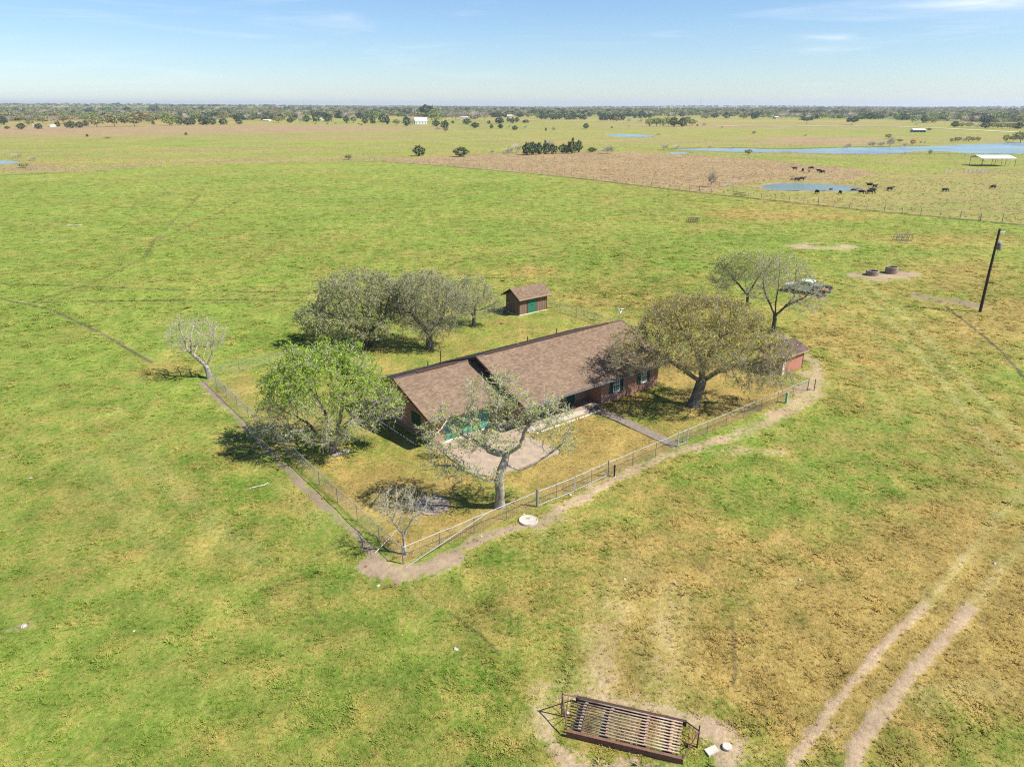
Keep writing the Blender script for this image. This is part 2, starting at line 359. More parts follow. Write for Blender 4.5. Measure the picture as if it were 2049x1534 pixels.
# ------------------------------------------------------------------ noise for the ground masks
def vnoise(x, y, seed=0):
    xi = np.floor(x).astype(np.int64); yi = np.floor(y).astype(np.int64); fx = x-xi; fy = y-yi
    fx = fx*fx*(3-2*fx); fy = fy*fy*(3-2*fy)
    def h(a, b):
        n = (a*374761393+b*668265263+seed*1442695041) & 0xffffffff
        n = ((n ^ (n >> 13))*1274126177) & 0xffffffff
        return ((n ^ (n >> 16)) & 0xffff)/65535.
    return (h(xi, yi)*(1-fx)+h(xi+1, yi)*fx)*(1-fy)+(h(xi, yi+1)*(1-fx)+h(xi+1, yi+1)*fx)*fy
def fbm(x, y, s, o=4, seed=0):
    r = 0; a = .5; t = 0
    for i in range(o):
        r = r+a*vnoise(x/s+i*17.3, y/s-i*9.1, seed+i); t += a; a *= .55; s /= 2.03
    return r/t
def seg_dist(x, y, pts):
    d = np.full(x.shape, 1e9)
    for (ax, ay), (bx, by) in zip(pts[:-1], pts[1:]):
        vx, vy = bx-ax, by-ay; L = vx*vx+vy*vy+1e-9
        t = np.clip(((x-ax)*vx+(y-ay)*vy)/L, 0, 1)
        d = np.minimum(d, np.hypot(x-ax-t*vx, y-ay-t*vy))
    return d
def gp(pts): return [tuple(G(*p)[:2]) for p in pts]
def in_poly(x, y, poly):
    r = np.zeros(x.shape, bool); n = len(poly)
    for i in range(n):
        x0, y0 = poly[i]; x1, y1 = poly[(i+1) % n]
        c = (y0 > y) != (y1 > y)
        r ^= c & (x < (x1-x0)*(y-y0)/(y1-y0+1e-12)+x0)
    return r
def ss(x, a, b):
    t = np.clip((x-a)/(b-a), 0, 1); return t*t*(3-2*t)
FENCE_R = [G(750, 322), G(900, 332), G(1130, 353), G(1400, 384), G(1700, 416), G(2049, 449), G(2300, 474)]
FENCE_L = [G(-250, 364), G(0, 349), G(160, 342), G(350, 331), G(560, 325.5), G(750, 322)]
def smooth_ring(pts, n=3):
    for _ in range(n):
        q = []
        for i in range(len(pts)):
            a = pts[i]; b = pts[(i+1) % len(pts)]
            q += [(a[0]*.75+b[0]*.25, a[1]*.75+b[1]*.25), (a[0]*.25+b[0]*.75, a[1]*.25+b[1]*.75)]
        pts = q
    return pts
PONDS = {
 'pond': gp([(1520,372),(1545,367.5),(1600,366.5),(1660,368.5),(1705,374),(1728,379.5),(1690,382),(1640,380.5),(1575,380.5),(1535,379)]),
 'lake': gp([(1335,299.5),(1400,296.5),(1500,297),(1570,299.5),(1640,297),(1740,294.5),(1850,293),(1950,288),(2049,284),(2250,279),(2300,306),(2049,307.5),(1930,307),(1905,303),(1830,301.5),(1822,305),(1760,308.5),(1700,307.5),(1600,306),(1580,303),(1500,305.5),(1430,302)]),
 'far_pond': gp([(1205,269),(1240,267.8),(1290,269.5),(1318,272),(1290,275),(1240,274.5)]),
 'left_pond': gp([(-120,321),(0,320.5),(30,322),(42,325),(20,328),(-20,328.5),(-120,332)]),
 'marsh_pool': gp([(1336,305),(1360,304),(1385,306),(1360,308.5),(1340,308)]),
}
DIRT = [  # photo points, half width (m), strength, greyness
 ([(405,765),(440,800),(500,862),(560,922),(610,975),(670,1030),(735,1090),(765,1135)], .36, .85, 1.),
 ([(745,1130),(800,1150),(850,1140),(900,1112)], .75, 1., .6), ([(900,1112),(960,1078),(1010,1060),(1075,1045),(1120,1020)], .6, .78, .5),
 ([(1075,1050),(1110,1035)], .8, .7, .7),
 ([(1120,1020),(1180,985),(1260,942),(1330,912),(1400,890),(1470,872),(1530,845),(1600,800)], .58, .78, .0),
 ([(1400,905),(1480,900),(1560,905)], .8, .52, .0), ([(1480,870),(1560,830),(1630,790)], .9, .75, .1), ([(1610,745),(1635,760),(1600,790)], 1.0, .72, .1),
 ([(1580,700),(1625,720),(1635,745)], .7, .7, .2), ([(1548,668),(1580,680)], .9, .8, 1.),
 ([(0,597),(55,606),(100,620),(150,642),(200,666),(250,690),(285,712),(308,728)], .24, .62, .7),
 ([(-20,925),(60,893),(130,860),(200,832),(262,815)], .26, .5, .2),
 ([(262,815),(330,785),(395,760)], .5, .4, .6),
 ([(1898,612),(1935,645),(1970,668),(2005,705),(2030,735),(2070,768)], .2, .6, .8),
 ([(1780,560),(1830,585),(1880,605)], .3, .45, .5),
 ([(1855,1205),(1790,1265),(1735,1325),(1690,1385),(1640,1445),(1595,1505),(1570,1545)], .27, .8, .0), ([(1855,1205),(1900,1150),(1940,1100)], .25, .5, 0.), ([(1940,1212),(1985,1155),(2020,1110)], .3, .5, 0.), ([(1700,1400),(1600,1545)], .6, .35, 0.),
 ([(1940,1212),(1885,1280),(1830,1345),(1790,1390),(1750,1440),(1715,1500),(1695,1560)], .36, .92, .15),
 ([(1210,1400),(1195,1340),(1200,1280),(1235,1220)], 1.0, .5, 0.), ([(1310,1400),(1325,1330),(1335,1250),(1350,1180)], .9, .46, 0.), ([(1085,1380),(1200,1390),(1300,1400)], .7, .5, 0.), ([(1240,1400),(1280,1300)], .8, .3, 0.), ([(1430,1400),(1500,1500)], .5, .4, 0.),
 ([(1085,1425),(1100,1490),(1150,1530)], .5, .85, .1), ([(1130,1395),(1230,1400),(1330,1425)], .45, .75, .0), ([(1340,1440),(1420,1450),(1460,1500),(1450,1545)], .65, .95, .3),
 ([(1150,1530),(1250,1530),(1350,1545)], .45, .7, 0.),
 ([(1595,492),(1640,489),(1700,493)], 2.0, .95, 0.), ([(1605,495),(1685,498)], 1.7, .9, 0.),
 ([(1722,551),(1755,556),(1790,552),(1815,549)], 2.2, .95, .3), ([(1835,592),(1880,602)], 1.5, .8, 1.), ([(1915,602),(1950,612)], 1.5, .8, 1.),
 ([(1520,373),(1560,366),(1620,364),(1700,371),(1738,379.5),(1700,383),(1640,382),(1560,381.5),(1525,378)], 2.4, .8, 1.),
 ([(1180,820),(1230,855),(1290,880),(1345,893)], .3, .2, 1.),
 ([(15,1260),(60,1250)], .25, .75, .8), ([(880,318.5),(740,320.5),(730,320)], .6, .8, .2),
 ([(80,360),(140,353)], .9, .4, .0), ([(1160,830),(1215,822)], .4, .5, 0.),
 ([(790,890),(870,905),(930,930)], .4, .35, 0), ([(680,905),(650,915)], .7, .4, .6), ([(430,755),(560,712)], .3, .45, .8),
 ([(1095,633),(1160,655),(1210,650)], .3, .25, .8),
]
DARK = [ # thin ruts and trails: points, half width, strength
 ([(0,568),(120,572),(300,578),(480,583),(640,586)], .24, .8), ([(55,607),(150,603),(300,602),(500,600),(640,602)], .24, .9),
 ([(60,607),(130,585),(200,560),(240,540),(290,515),(310,480),(350,440),(400,390)], .3, .55), ([(300,485),(360,460),(440,425),(480,400)], .3, .5),
 ([(310,368),(325,375),(335,385),(318,392)], .3, .6), ([(275,400),(262,420),(250,428),(270,435)], .25, .5),
 ([(1705,640),(1660,610),(1640,595)], .2, .3), ([(1780,483),(1790,500),(1798,520),(1808,532)], .12, .55),
 ([(1310,1050),(1380,1110),(1440,1170),(1500,1215),(1540,1260)], .1, .38), ([(1468,1240),(1472,1300),(1470,1370)], .09, .5),
 ([(900,1225),(960,1270),(1000,1310)], .08, .55), ([(620,1210),(650,1250)], .08, .4),
 ([(0,597),(100,619),(200,665),(305,726)], .2, .8), ([(1890,612),(1935,645),(2005,704),(2060,765)], .16, .95),
 ([(1250,555),(1300,548),(1380,552)], .15, .3), ([(1200,610),(1290,617)], .16, .55), ([(760,323.2),(900,333.3),(1130,354.3),(1400,385.8),(1700,417.8),(2049,451)], .9, .9),
 ([(0,351),(160,344),(350,333),(560,327.5),(750,324)], .8, .6), ([(0,362),(60,357),(120,352)], .35, .55),
 ([(430,788),(560,905),(700,1035),(790,1105)], .08, .5), ([(1650,520),(1720,570),(1850,690),(1900,760)], .2, .25), ([(1690,640),(1800,700),(1900,760),(1990,830)], .2, .2),
 ([(690,1070),(640,1110)], .1, .3), ([(1120,925),(1160,900),(1090,850)], .1, .4),
]
DARK += [([(1335,300.5),(1430,303),(1500,306.5),(1600,307),(1700,309),(1830,307),(2049,309.5)], 2.2, .5), ([(1335,299),(1400,295.5),(1500,296),(1570,298.5),(1640,296),(1740,293.5),(1850,292)], 3, .6), ([(1205,268.3),(1240,267),(1290,268.7),(1318,271.5)], 3, .5)]
PALE = [ ([(620,1010),(700,1060),(790,1130),(860,1220)], .15, .35), ([(690,970),(760,1040)], .12, .3), ([(230,870),(330,960),(420,1040),(520,1120)], .7, .22), ([(150,900),(250,1000),(330,1100)], .8, .18), ([(560,980),(640,1050)], .5, .2),
 ([(1690,560),(1760,620),(1850,720),(1960,860),(2049,960)], .35, .6), ([(1730,560),(1830,650),(1940,770),(2049,880)], .35, .6), ([(1680,600),(1760,680),(1860,800),(1950,920)], .3, .25),
 ([(1620,660),(1700,720),(1800,830)], .3, .3),
 ([(80,360),(140,353)], 1.2, .55), ([(80,432),(140,425)], 1., .4), ([(60,485),(120,478)], .7, .4), ([(130,430),(60,440)], .6, .3),
 ([(1310,1220),(1330,1320),(1300,1400)], .5, .16), ([(1220,1230),(1200,1330),(1215,1390)], .5, .16), ([(1080,1060),(1140,1120)], .5, .2),
 ([(1850,1400),(1990,1370)], .5, .35), ([(1560,1165),(1610,1160)], .15, .6), ([(1850,1210),(1930,1120),(2000,1030),(2060,960)], .3, .45), ([(1940,1212),(2000,1140),(2060,1070)], .3, .4), ([(1180,1390),(1190,1300),(1240,1200),(1270,1120)], 1.2, .3), ([(1330,1400),(1330,1300),(1350,1200)], 1.1, .3), ([(1100,1400),(1060,1450)], .5, .5), ([(440,820),(520,830)], .4, .4), ([(445,765),(480,790)], .4, .4)]
# dryness / lushness blobs in photo pixels: x, y, rx, ry, amount
DRYB = [(1900,1150,330,260,.42),(1750,1350,350,200,.30),(1300,1300,120,240,.34),(1270,1080,160,120,.2),(1540,1150,220,120,.2),(1000,1250,90,140,.1),(420,1100,160,90,.05),(900,1500,260,120,.12),
 (1800,700,160,60,.2),(1990,640,120,60,.22),(1900,545,150,40,.32),(1650,412,160,9,.3),(1660,432,180,10,.28),(1500,428,100,8,.22),(1900,480,200,16,.28),(1390,455,50,6,.25),(1650,640,70,40,.15),(1060,545,60,12,.3),
 (1150,610,60,14,.1),(330,740,70,16,.3),(600,1010,50,30,.28),(470,900,40,25,.1),(560,1110,90,40,.05),(100,1180,220,160,.05),(700,1300,220,90,.1),(1950,900,120,60,.15),(1550,905,70,22,.35),(1250,485,30,5,.25),
 (1700,760,60,60,.1),(1990,1280,120,120,.2)]
LUSHB = [(1270,590,110,22,.75),(1150,575,120,14,.3),(1300,620,60,14,.7),(1620,700,60,40,.55),(1700,790,60,40,.25),(1260,520,160,20,.3),(540,680,70,25,.45),(500,1000,90,50,.5),(400,960,90,50,.3),(680,1180,110,70,.35),(1060,1120,130,60,.35),(1180,960,60,30,.3),
 (1300,920,120,40,.35),(1480,980,200,60,.3),(1120,1010,60,25,.35),(1400,1330,90,90,.3),(980,1330,60,120,.3),(1750,970,140,60,.25),(1250,480,200,20,.15),(1540,475,100,8,.2),(1830,500,120,9,.25),(1990,470,90,8,.35),(1930,590,110,18,.3),(800,900,60,20,.3),
 (1000,1400,60,60,.25),(1440,1500,30,30,.3),(330,1040,60,40,.3),(1900,320,120,6,.3),(1500,300,200,6,.35),(1000,242,90,8,.4),(960,250,80,8,.35),(1250,245,100,5,.2),(1750,262,140,8,.25),(1400,650,40,10,.3),(60,640,90,20,.15),(700,900,120,30,.15),
 (1440,1200,60,60,.15),(1500,1420,60,60,.2)]
yardpoly = [tuple(HW(*p)[:2]) for p in ((0,0),(43.6,0),(43.6,38),(0,38.3))]
BRUSH_POLY = gp([(745,321),(900,312),(1000,306),(1180,303),(1330,308),(1500,318),(1640,330),(1760,345),(1700,362),(1560,360),(1450,372),(1420,386),(1130,354),(900,333)])
def masks(x, y):
    """colour masks of the ground at world points"""
    zc = y*CP+CAM_H*SP; ok = zc > 3
    z_ = np.where(ok, zc, 3.); px = 1024.5+FP*x/z_; py = 767+FP*(-(y*SP)+CAM_H*CP)/z_
    dist = np.hypot(x, y); wob = (fbm(x, y, 6, 4, 3)-.5)
    dry = .15+.07*ss(px, 800, 1200)+(.4+.3*ss(px, 900, 1300))*(fbm(x, y, 45, 5, 11)-.5)+(.4+.7*ss(px, 900, 1300)*ss(py, 600, 900))*(fbm(x, y, 9, 4, 12)-.5)
    lush = .3*np.clip(fbm(x, y, 25, 4, 21)-.55, 0, 1)*2
    dry += .1*ss(px, 900, 1500)*ss(py, 640, 1000)
    for (cx, cy, rx, ry, a) in DRYB:
        dry += 1.12*a*np.exp(-(((px-cx)/rx)**2+((py-cy)/ry)**2)**1.2)
    for (cx, cy, rx, ry, a) in LUSHB:
        lush += a*np.exp(-(((px-cx)/rx)**2+((py-cy)/ry)**2)**1.2)
    # the mown yard
    lx = (x-O0.x)*UX.x+(y-O0.y)*UX.y; ly = (x-O0.x)*UY.x+(y-O0.y)*UY.y
    yard = ss(lx, -.1, .3)*ss(-lx, -43.7, -43.3)*ss(ly, -.1, .3)*ss(-ly, -38.2, -37.6)
    front = ss(-ly, -15, -10)
    yd = (.8+.9*(fbm(x, y, 3.5, 4, 33)-.5))*front+(1-front)*(.40+.25*(fbm(x, y, 5, 3, 31)-.5)*2)
    yd = yd-.35*np.exp(-((lx-29)**2/40+(ly-5)**2/18))-.22*np.exp(-((lx-6)**2/6+(ly-13)**2/12))-.25*np.exp(-((lx-9)**2/12+(ly-3)**2/3))+.2*np.exp(-((lx-19)**2/18+(ly-4)**2/10))-.4*np.exp(-((lx-41)**2/9+(ly-35.5)**2/1))
    dry = dry*(1-yard)+yard*yd
    lush = lush*(1-yard)+yard*.1
    brush = np.zeros_like(x)
    beyond = (y > np.interp(x, [p.x for p in FENCE_L+FENCE_R[1:]], [p.y for p in FENCE_L+FENCE_R[1:]])) & ok
    inb = in_poly(x+wob*9, y+wob*30, BRUSH_POLY)
    brush = np.where(beyond, .30+.5*(fbm(x, y, 60, 5, 41)-.45), 0)
    brush = np.where(inb & beyond, .98, brush)
    def blob(cx, cy, rx, ry, a): return a*np.exp(-(((px-cx)/rx)**2+((py-cy)/ry)**2)**1.5)
    farb = blob(400, 259, 460, 9, .75)+blob(120, 265, 260, 10, .3)+blob(1640, 284, 140, 7, .8)+blob(1250, 281, 80, 3, .4)+blob(1800, 325, 60, 5, .35)+blob(1960, 345, 60, 6, .35)+blob(1560, 248, 300, 3, .35)+blob(1250, 238, 220, 2.5, .4)+blob(150, 339, 200, 4, .55)+blob(1420, 255, 300, 4, .2)+blob(60, 330, 60, 5, .4)+blob(1500, 286, 200, 5, .25)
    brush += np.where(beyond, farb, 0)-np.where(beyond, blob(1650, 350, 60, 3, .4)+blob(900, 300, 300, 12, .12), 0)
    dry = np.where(beyond, np.clip(.30+.5*(fbm(x, y, 40, 5, 51)-.5)+blob(1600, 240, 420, 5, .55)+blob(250, 246, 300, 3, .6)+blob(1250, 238, 250, 3, .5), 0, 1), dry)
    fl = np.where(dist > 300, 1, 0)*(fbm(x*.5, y, 130, 4, 93)-.5); lush = np.clip(lush+np.where(beyond, 1.6*fl, 0), 0, 1); brush = brush+np.where(beyond & ~inb, .9*(fbm(x*.4, y, 90, 4, 94)-.5), 0)
    pale = np.zeros_like(x); dirt = np.zeros_like(x); dark = np.zeros_like(x); grey = np.zeros_like(x)
    near = (dist < 640) & ok; xn, yn = x[near], y[near]; w = (fbm(xn, yn, 1.3, 5, 61)-.5); w2 = (fbm(xn, yn, .5, 3, 62)-.5)
    dn = np.zeros_like(xn); gn = np.zeros_like(xn); bv = .72+.5*fbm(xn, yn, 4.5, 4, 66)
    for pts, hw, a, gr in DIRT:
        d = seg_dist(xn+(w*.9+w2*.5)*min(1, (hw/.6)**1.6), yn+(w2*.9-w*.5)*min(1, (hw/.6)**1.6), gp(pts)); v = a*(1-ss(d, hw*.2, hw*1.95))*bv; gn = np.where(v > dn, gr*np.minimum(1, v*1.5), gn); dn = np.maximum(dn, v)
    kn = np.zeros_like(xn)
    for pts, hw, a in DARK:
        d = seg_dist(xn+w*.35, yn+w2*.2, gp(pts)); kn = np.maximum(kn, a*(1-ss(d, hw*.6, hw*1.6))*(.55+.9*np.clip(w+.5, 0, 1)))
    pn = np.zeros_like(xn)
    for pts, hw, a in PALE:
        d = seg_dist(xn+w*.6, yn+w2*.4, gp(pts)); pn = np.maximum(pn, a*(1-ss(d, hw*.4, hw*2))*(.3+1.3*np.clip(w+.5, 0, 1)))
    # grass left in the middle of the bare ring, and under the cattle guard
    isl = np.exp(-(((px[near]-1648)/30)**2+((py[near]-490.5)/2.6)**2)**2); dn = dn*(1-isl)
    cg = np.array([tuple(G(1250, 1466)[:2])]); cd_ = np.hypot((xn-cg[0, 0])/2.9, (yn-cg[0, 1])/1.1); dn = np.where(cd_ < 1.05, dn*.15, dn)
    rs = fbm(xn, yn, 3, 3, 77); dn = np.maximum(dn, np.where((px[near] > 1150) & (px[near] < 1420) & (py[near] > 1150) & (py[near] < 1400), .28*rs, 0))
    dirt[near] = dn; grey[near] = gn; dark[near] = np.clip(kn, 0, 1); pale[near] = np.clip(pn, 0, 1)
    # distant farmland: paler and darker fields
    fld = fbm(x, y*.6, 700, 2, 91)
    dry = np.where(dist > 1500, np.clip(.15+1.2*(fld-.4), 0, 1), dry); brush = np.where(dist > 1500, np.clip(brush*.3, 0, 1), brush)
    m1 = np.stack([np.clip(dry, 0, 1), dirt, np.clip(brush, 0, 1), dark], 1); m2 = np.stack([np.clip(lush, 0, 1), pale, grey, np.ones_like(x)], 1)
    return m1, m2
def terrain(x, y):
    d = np.hypot(x, y); a = ss(d, 1700, 4200)
    z = a*(fbm(x, y, 2300, 3, 5)*58-26)+a*ss(-x, 0, 3000)*14
    return z
def zt(x, y):
    z = float(terrain(np.array([x]), np.array([y]))[0]); return z

# ------------------------------------------------------------------ ground sheet (rings of quads round the viewpoint, finer where near)
th = np.concatenate([np.linspace(-math.pi, R(-44), 34)[:-1], np.linspace(R(-44), R(44), 540), np.linspace(R(44), math.pi, 34)[1:-1]])
rr = [0.5, 4, 8, 12, 15, 17]; r = 18.
while r < 16000:
    rr.append(r); r *= 1.0062 if r < 140 else (1.0105 if r < 700 else 1.035)
rr = np.array(rr); nT, nR = len(th), len(rr)
TH, RRg = np.meshgrid(th, rr); gx = (RRg*np.sin(TH)).ravel(); gy = (RRg*np.cos(TH)).ravel()
gz = terrain(gx, gy)
nearm = np.hypot(gx, gy) < 300
gz[nearm] += (fbm(gx[nearm], gy[nearm], 1.4, 4, 71)-.5)*.09*ss(np.hypot(gx[nearm], gy[nearm]), 0, 25)
lx = (gx-O0.x)*UX.x+(gy-O0.y)*UX.y; ly = (gx-O0.x)*UY.x+(gy-O0.y)*UY.y
flat = ss(lx, 8, 9)*ss(-lx, -36, -35)*ss(ly, 4, 5)*ss(-ly, -23, -22.3); gz = gz*(1-flat)-.05*flat
for nm, poly in PONDS.items():
    sp_ = smooth_ring(poly)
    bb = np.array(sp_); sel = (gx > bb[:, 0].min()-5) & (gx < bb[:, 0].max()+5) & (gy > bb[:, 1].min()-5) & (gy < bb[:, 1].max()+5)
    ins = in_poly(gx[sel], gy[sel], sp_); gz[sel] = np.where(ins, -.7, gz[sel])
m1, m2 = masks(gx, gy)
I = np.arange(nR*nT).reshape(nR, nT); In = np.roll(I, -1, 1)
F = np.stack([I[:-1], In[:-1], In[1:], I[1:]], -1).reshape(-1, 4)[:, ::-1]
gme = np_mesh('ground', np.stack([gx, gy, gz], 1), F, M['ground'], True)
for nm, mm in (('mask', m1), ('mask2', m2)):
    at = gme.attributes.new(nm, 'FLOAT_COLOR', 'POINT'); at.data.foreach_set('color', mm.astype(np.float32).ravel())
tag(link('ground', gme), kind='structure')
for nm, poly in PONDS.items():
    c = Vector((sum(p[0] for p in poly)/len(poly), sum(p[1] for p in poly)/len(poly)))
    ring = smooth_ring(poly)
    me = bpy.data.meshes.new('water'); bm = bmesh.new()
    vs = [bm.verts.new((c.x+(p[0]-c.x)*1.01, c.y+(p[1]-c.y)*1.01, -.12)) for p in ring]
    bmesh.ops.triangulate(bm, faces=[bm.faces.new(vs)]); bm.normal_update()
    for f in bm.faces:
        if f.normal.z < 0: f.normal_flip()
    bm.to_mesh(me); bm.free()
    tag(link(nm if nm in ('pond', 'lake') else 'pond', me, None, M['water'] if nm == 'pond' else M['river']), kind='structure')
# sandy farm road far behind the lake
def strip(name, pts, w, m, z=.05):
    P_ = [Vector(p) for p in pts]; vs = []
    for i, p in enumerate(P_):
        d = (P_[min(i+1, len(P_)-1)]-P_[max(i-1, 0)]).normalized(); n = Vector((-d.y, d.x))
        vs += [(*(p+n*w/2), z), (*(p-n*w/2), z)]
    mb = MB().add(vs, [(2*i, 2*i+1, 2*i+3, 2*i+2) for i in range(len(P_)-1)]); o = mb.build(name, m); return tag(o, kind='structure')
strip('farm_road', gp([(1425,251.5),(1480,253.3),(1560,254),(1640,252.5),(1720,252.6),(1800,254),(1880,257),(1960,261),(2030,265),(2150,270)]), 13, M['roadsand'], .25)
strip('farm_track', gp([(1020,240.8),(1100,242),(1180,243),(1260,245),(1300,246)]), 12, M['roadsand'], .3)

# ------------------------------------------------------------------ the brick house (local frame: x along the front, y to the back)
RZ = ANG
house = empty('brick_house', 'long low brick ranch house with brown shingle roof and green garage door', 'house', HW(0, 0), RZ)
def roof_shingles(parent, L0, L1, y_eave, z_eave, y_ridge, z_ridge, mat_, tw=.30, ex=.145, seed=1, name='shingle_courses'):
    """one slope covered with real overlapping tabs"""
    r_ = np.random.default_rng(seed); run = abs(y_ridge-y_eave); Ls = math.hypot(run, z_ridge-z_eave); s = 1 if y_ridge > y_eave else -1
    ca, sa = run/Ls*s, (z_ridge-z_eave)/Ls; nx_, nz_ = -sa*s, abs(ca)  # slope normal is (0, -sa*s.., ca)
    V = []; nrow = int(Ls/ex)
    for k in range(nrow+1):
        t0 = k*ex-.01; t1 = min(t0+ex+.02, Ls)
        off = r_.uniform(0, tw); xs = np.arange(L0-off, L1, tw)
        for x in xs:
            a, b = max(x, L0), min(x+tw-.006, L1)
            if b-a < .03: continue
            h = r_.uniform(.012, .024); dt = r_.uniform(-.006, .006)
            def p(xx, t, hh): return (xx, y_eave+ca*t-sa*s*hh*1.0, z_eave+sa*t+nz_*hh)
            V += [p(a, t0+dt, h), p(b, t0+dt, h), p(b, t1, .004), p(a, t1, .004), p(a, t0+dt, 0), p(b, t0+dt, 0)]
    V = np.array(V); n = len(V)//6; b0 = np.arange(n)[:, None]*6
    F_ = np.concatenate([b0+np.array([[0, 1, 2, 3]]), b0+np.array([[4, 5, 1, 0]])], 0)
    o = link(name, np_mesh(name, V, F_, mat_), parent); tag(o, kind='stuff'); return o
def roof_body(parent, L0, L1, ye0, ye1, ze, yr, zr, th_=.16, name='roof', m=None):
    mb = MB(); vs = [(L, y, z) for L in (L0, L1) for (y, z) in ((ye0, ze), (yr, zr), (ye1, ze), (ye1, ze-th_), (yr, zr-th_), (ye0, ze-th_))]
    fs = [(0, 1, 7, 6), (1, 2, 8, 7), (2, 3, 9, 8), (3, 4, 10, 9), (4, 5, 11, 10), (5, 0, 6, 11), (0, 5, 4, 1), (1, 4, 3, 2), (6, 7, 10, 11), (7, 8, 9, 10)]
    return mb.add(vs, fs).build(name, m or M['trim'], parent)
def gable(L, y0, y1, z0, yr, zr, ze0, t=.12):
    vs = [(L, y0, z0), (L, y1, z0), (L, y1, ze0), (L, yr, zr), (L, y0, ze0)]; vs += [(L+t, y, z) for _, y, z in vs]
    return MB().add(vs, [(0, 1, 2, 3, 4), (9, 8, 7, 6, 5), (0, 5, 6, 1), (1, 6, 7, 2), (2, 7, 8, 3), (3, 8, 9, 4), (4, 9, 5, 0)])
sl_m = 2.5/6.6
# main block
roof_body(house, 16.6, 34.4, 9.0, 22.2, 2.5, 15.6, 5.0)
roof_shingles(house, 16.57, 34.43, 8.96, 2.49, 15.6, 5.0, M['shingle'], seed=1)
roof_shingles(house, 16.57, 34.43, 22.24, 2.49, 15.6, 5.0, M['shingle'], seed=2)
zw = lambda y, y0=9.0, z0=2.5, k=sl_m: z0+(y-y0)*k-.17
b = MB()
b.box(26.1, 9.8, -.3, 33.7, 9.98, 2.62)           # bedroom front wall
b.build('wall', M['brick'], house)
MB().box(26.1, 9.983, -.3, 26.28, 11.75, 2.62).build('wall', M['brick'], house)
MB().box(17.15, 11.6, -.3, 26.097, 11.75, 3.2).build('wall', M['brick'], house)   # recessed porch wall
MB().box(17.15, 21.2, -.3, 33.7, 21.38, 2.6).build('wall', M['brick'], house)
gable(33.53, 9.983, 21.197, -.3, 15.6, zw(15.6), zw(9.983)).build('wall', M['brick'], house)
gable(17.03, 9.9, 21.3, 2.2, 15.6, zw(15.6), zw(9.9)).build('gable_boards', M['soffit'], house)
MB().box(17.03, 9.3, 2.21, 33.7, 9.797, 2.30).build('soffit', M['soffit'], house)
MB().box(17.16, 9.81, 2.30, 26.09, 11.59, 2.36).build('porch_ceiling', M['soffit'], house)
MB().box(17.03, 11.76, -.3, 17.15, 21.19, 2.3).build('wall', M['brick'], house)
# gutters / drip edges
g = MB(); g.box(16.6, 8.86, 2.36, 34.4, 8.93, 2.47); g.build('gutter', M['galvdk'], house)
MB().box(16.52, 9.0, 2.3, 16.56, 9.2, 2.5).build('gutter', M['trim'], house)
def rake(L, y0, z0, y1, z1, t=.05, h=.2):
    return MB().add([(L, y0, z0), (L, y1, z1), (L, y1, z1-h), (L, y0, z0-h), (L+t, y0, z0), (L+t, y1, z1), (L+t, y1, z1-h), (L+t, y0, z0-h)],
                    [(0, 1, 2, 3), (7, 6, 5, 4), (0, 4, 5, 1), (3, 2, 6, 7), (0, 3, 7, 4), (1, 5, 6, 2)])
for (L, ya, za, yr_, zr_) in ((16.5, 8.95, 2.50, 15.6, 5.02), (16.5, 22.25, 2.50, 15.6, 5.02), (34.46, 8.95, 2.5, 15.6, 5.02), (34.46, 22.25, 2.5, 15.6, 5.02),
                              (8.98, 11.05, 2.50, 16.6, 4.48), (8.98, 22.1, 2.50, 16.6, 4.48)):
    rake(L, ya, za, yr_, zr_).build('rake_board', M['trim'], house)
# ridge caps and vents
def ridge_cap(L0, L1, y, z, m, t=.03):
    return MB().add([(L0, y-.14, z-.035+t), (L1, y-.14, z-.035+t), (L1, y, z+t+.02), (L0, y, z+t+.02), (L0, y+.14, z-.035+t), (L1, y+.14, z-.035+t)],
                    [(0, 1, 2, 3), (3, 2, 5, 4), (0, 3, 4), (1, 5, 2), (0, 4, 5, 1)]).build('ridge_cap', m, house)
ridge_cap(16.6, 34.4, 15.6, 5.0, M['shingle_old']); ridge_cap(9.05, 17.0, 16.6, 4.46, M['shingle_old'])
MB().box(17.5, 15.45, 5.035, 32.5, 15.75, 5.09).build('ridge_vent', M['trim'], house)
MB().box(11.2, 16.45, 4.5, 15.2, 16.75, 4.55).build('ridge_vent', M['trim'], house)
for (L, y, h, zb) in ((14.9, 18.6, 1.5, 3.6), (27.2, 17.2, .9, 4.2), (24.1, 17.8, .75, 4.0), (12.9, 17.5, .8, 4.0)):
    pm = MB().tube([(L, y, zb), (L, y, zb+h)], .05, 8).build('vent_pipe', M['soffit'], house)
MB().lathe([(0, .22), (.13, .2), (.14, .12), (.06, .1), (.06, 0)], 10, (22.6, 17.4, 4.28)).build('vent_cap', M['darkgrey'], house)
# garage block
roof_body(house, 9.05, 17.02, 11.1, 22.1, 2.5, 16.6, 4.46)
roof_shingles(house, 9.02, 17.01, 11.06, 2.49, 16.6, 4.46, M['shingle'], seed=3)
roof_shingles(house, 9.02, 17.01, 22.14, 2.49, 16.6, 4.46, M['shingle'], seed=4)
kg = 1.96/5.5; zg = lambda y: 2.5+(y-11.1)*kg-.17
gw = gable(9.85, 12.1, 21.3, -.3, 16.6, zg(16.6), zg(12.1)); gw.build('wall', M['brick'], house)
MB().box(9.975, 12.1, -.3, 10.85, 12.28, 2.28).build('wall', M['brick'], house)
MB().box(15.45, 12.1, -.3, 17.02, 12.28, 2.28).build('wall', M['brick'], house)
MB().box(10.855, 12.1, 2.13, 15.445, 12.28, 2.45).build('door_header', M['trim'], house)
MB().box(9.975, 21.15, -.3, 17.02, 21.28, 2.6).build('wall', M['brick'], house)
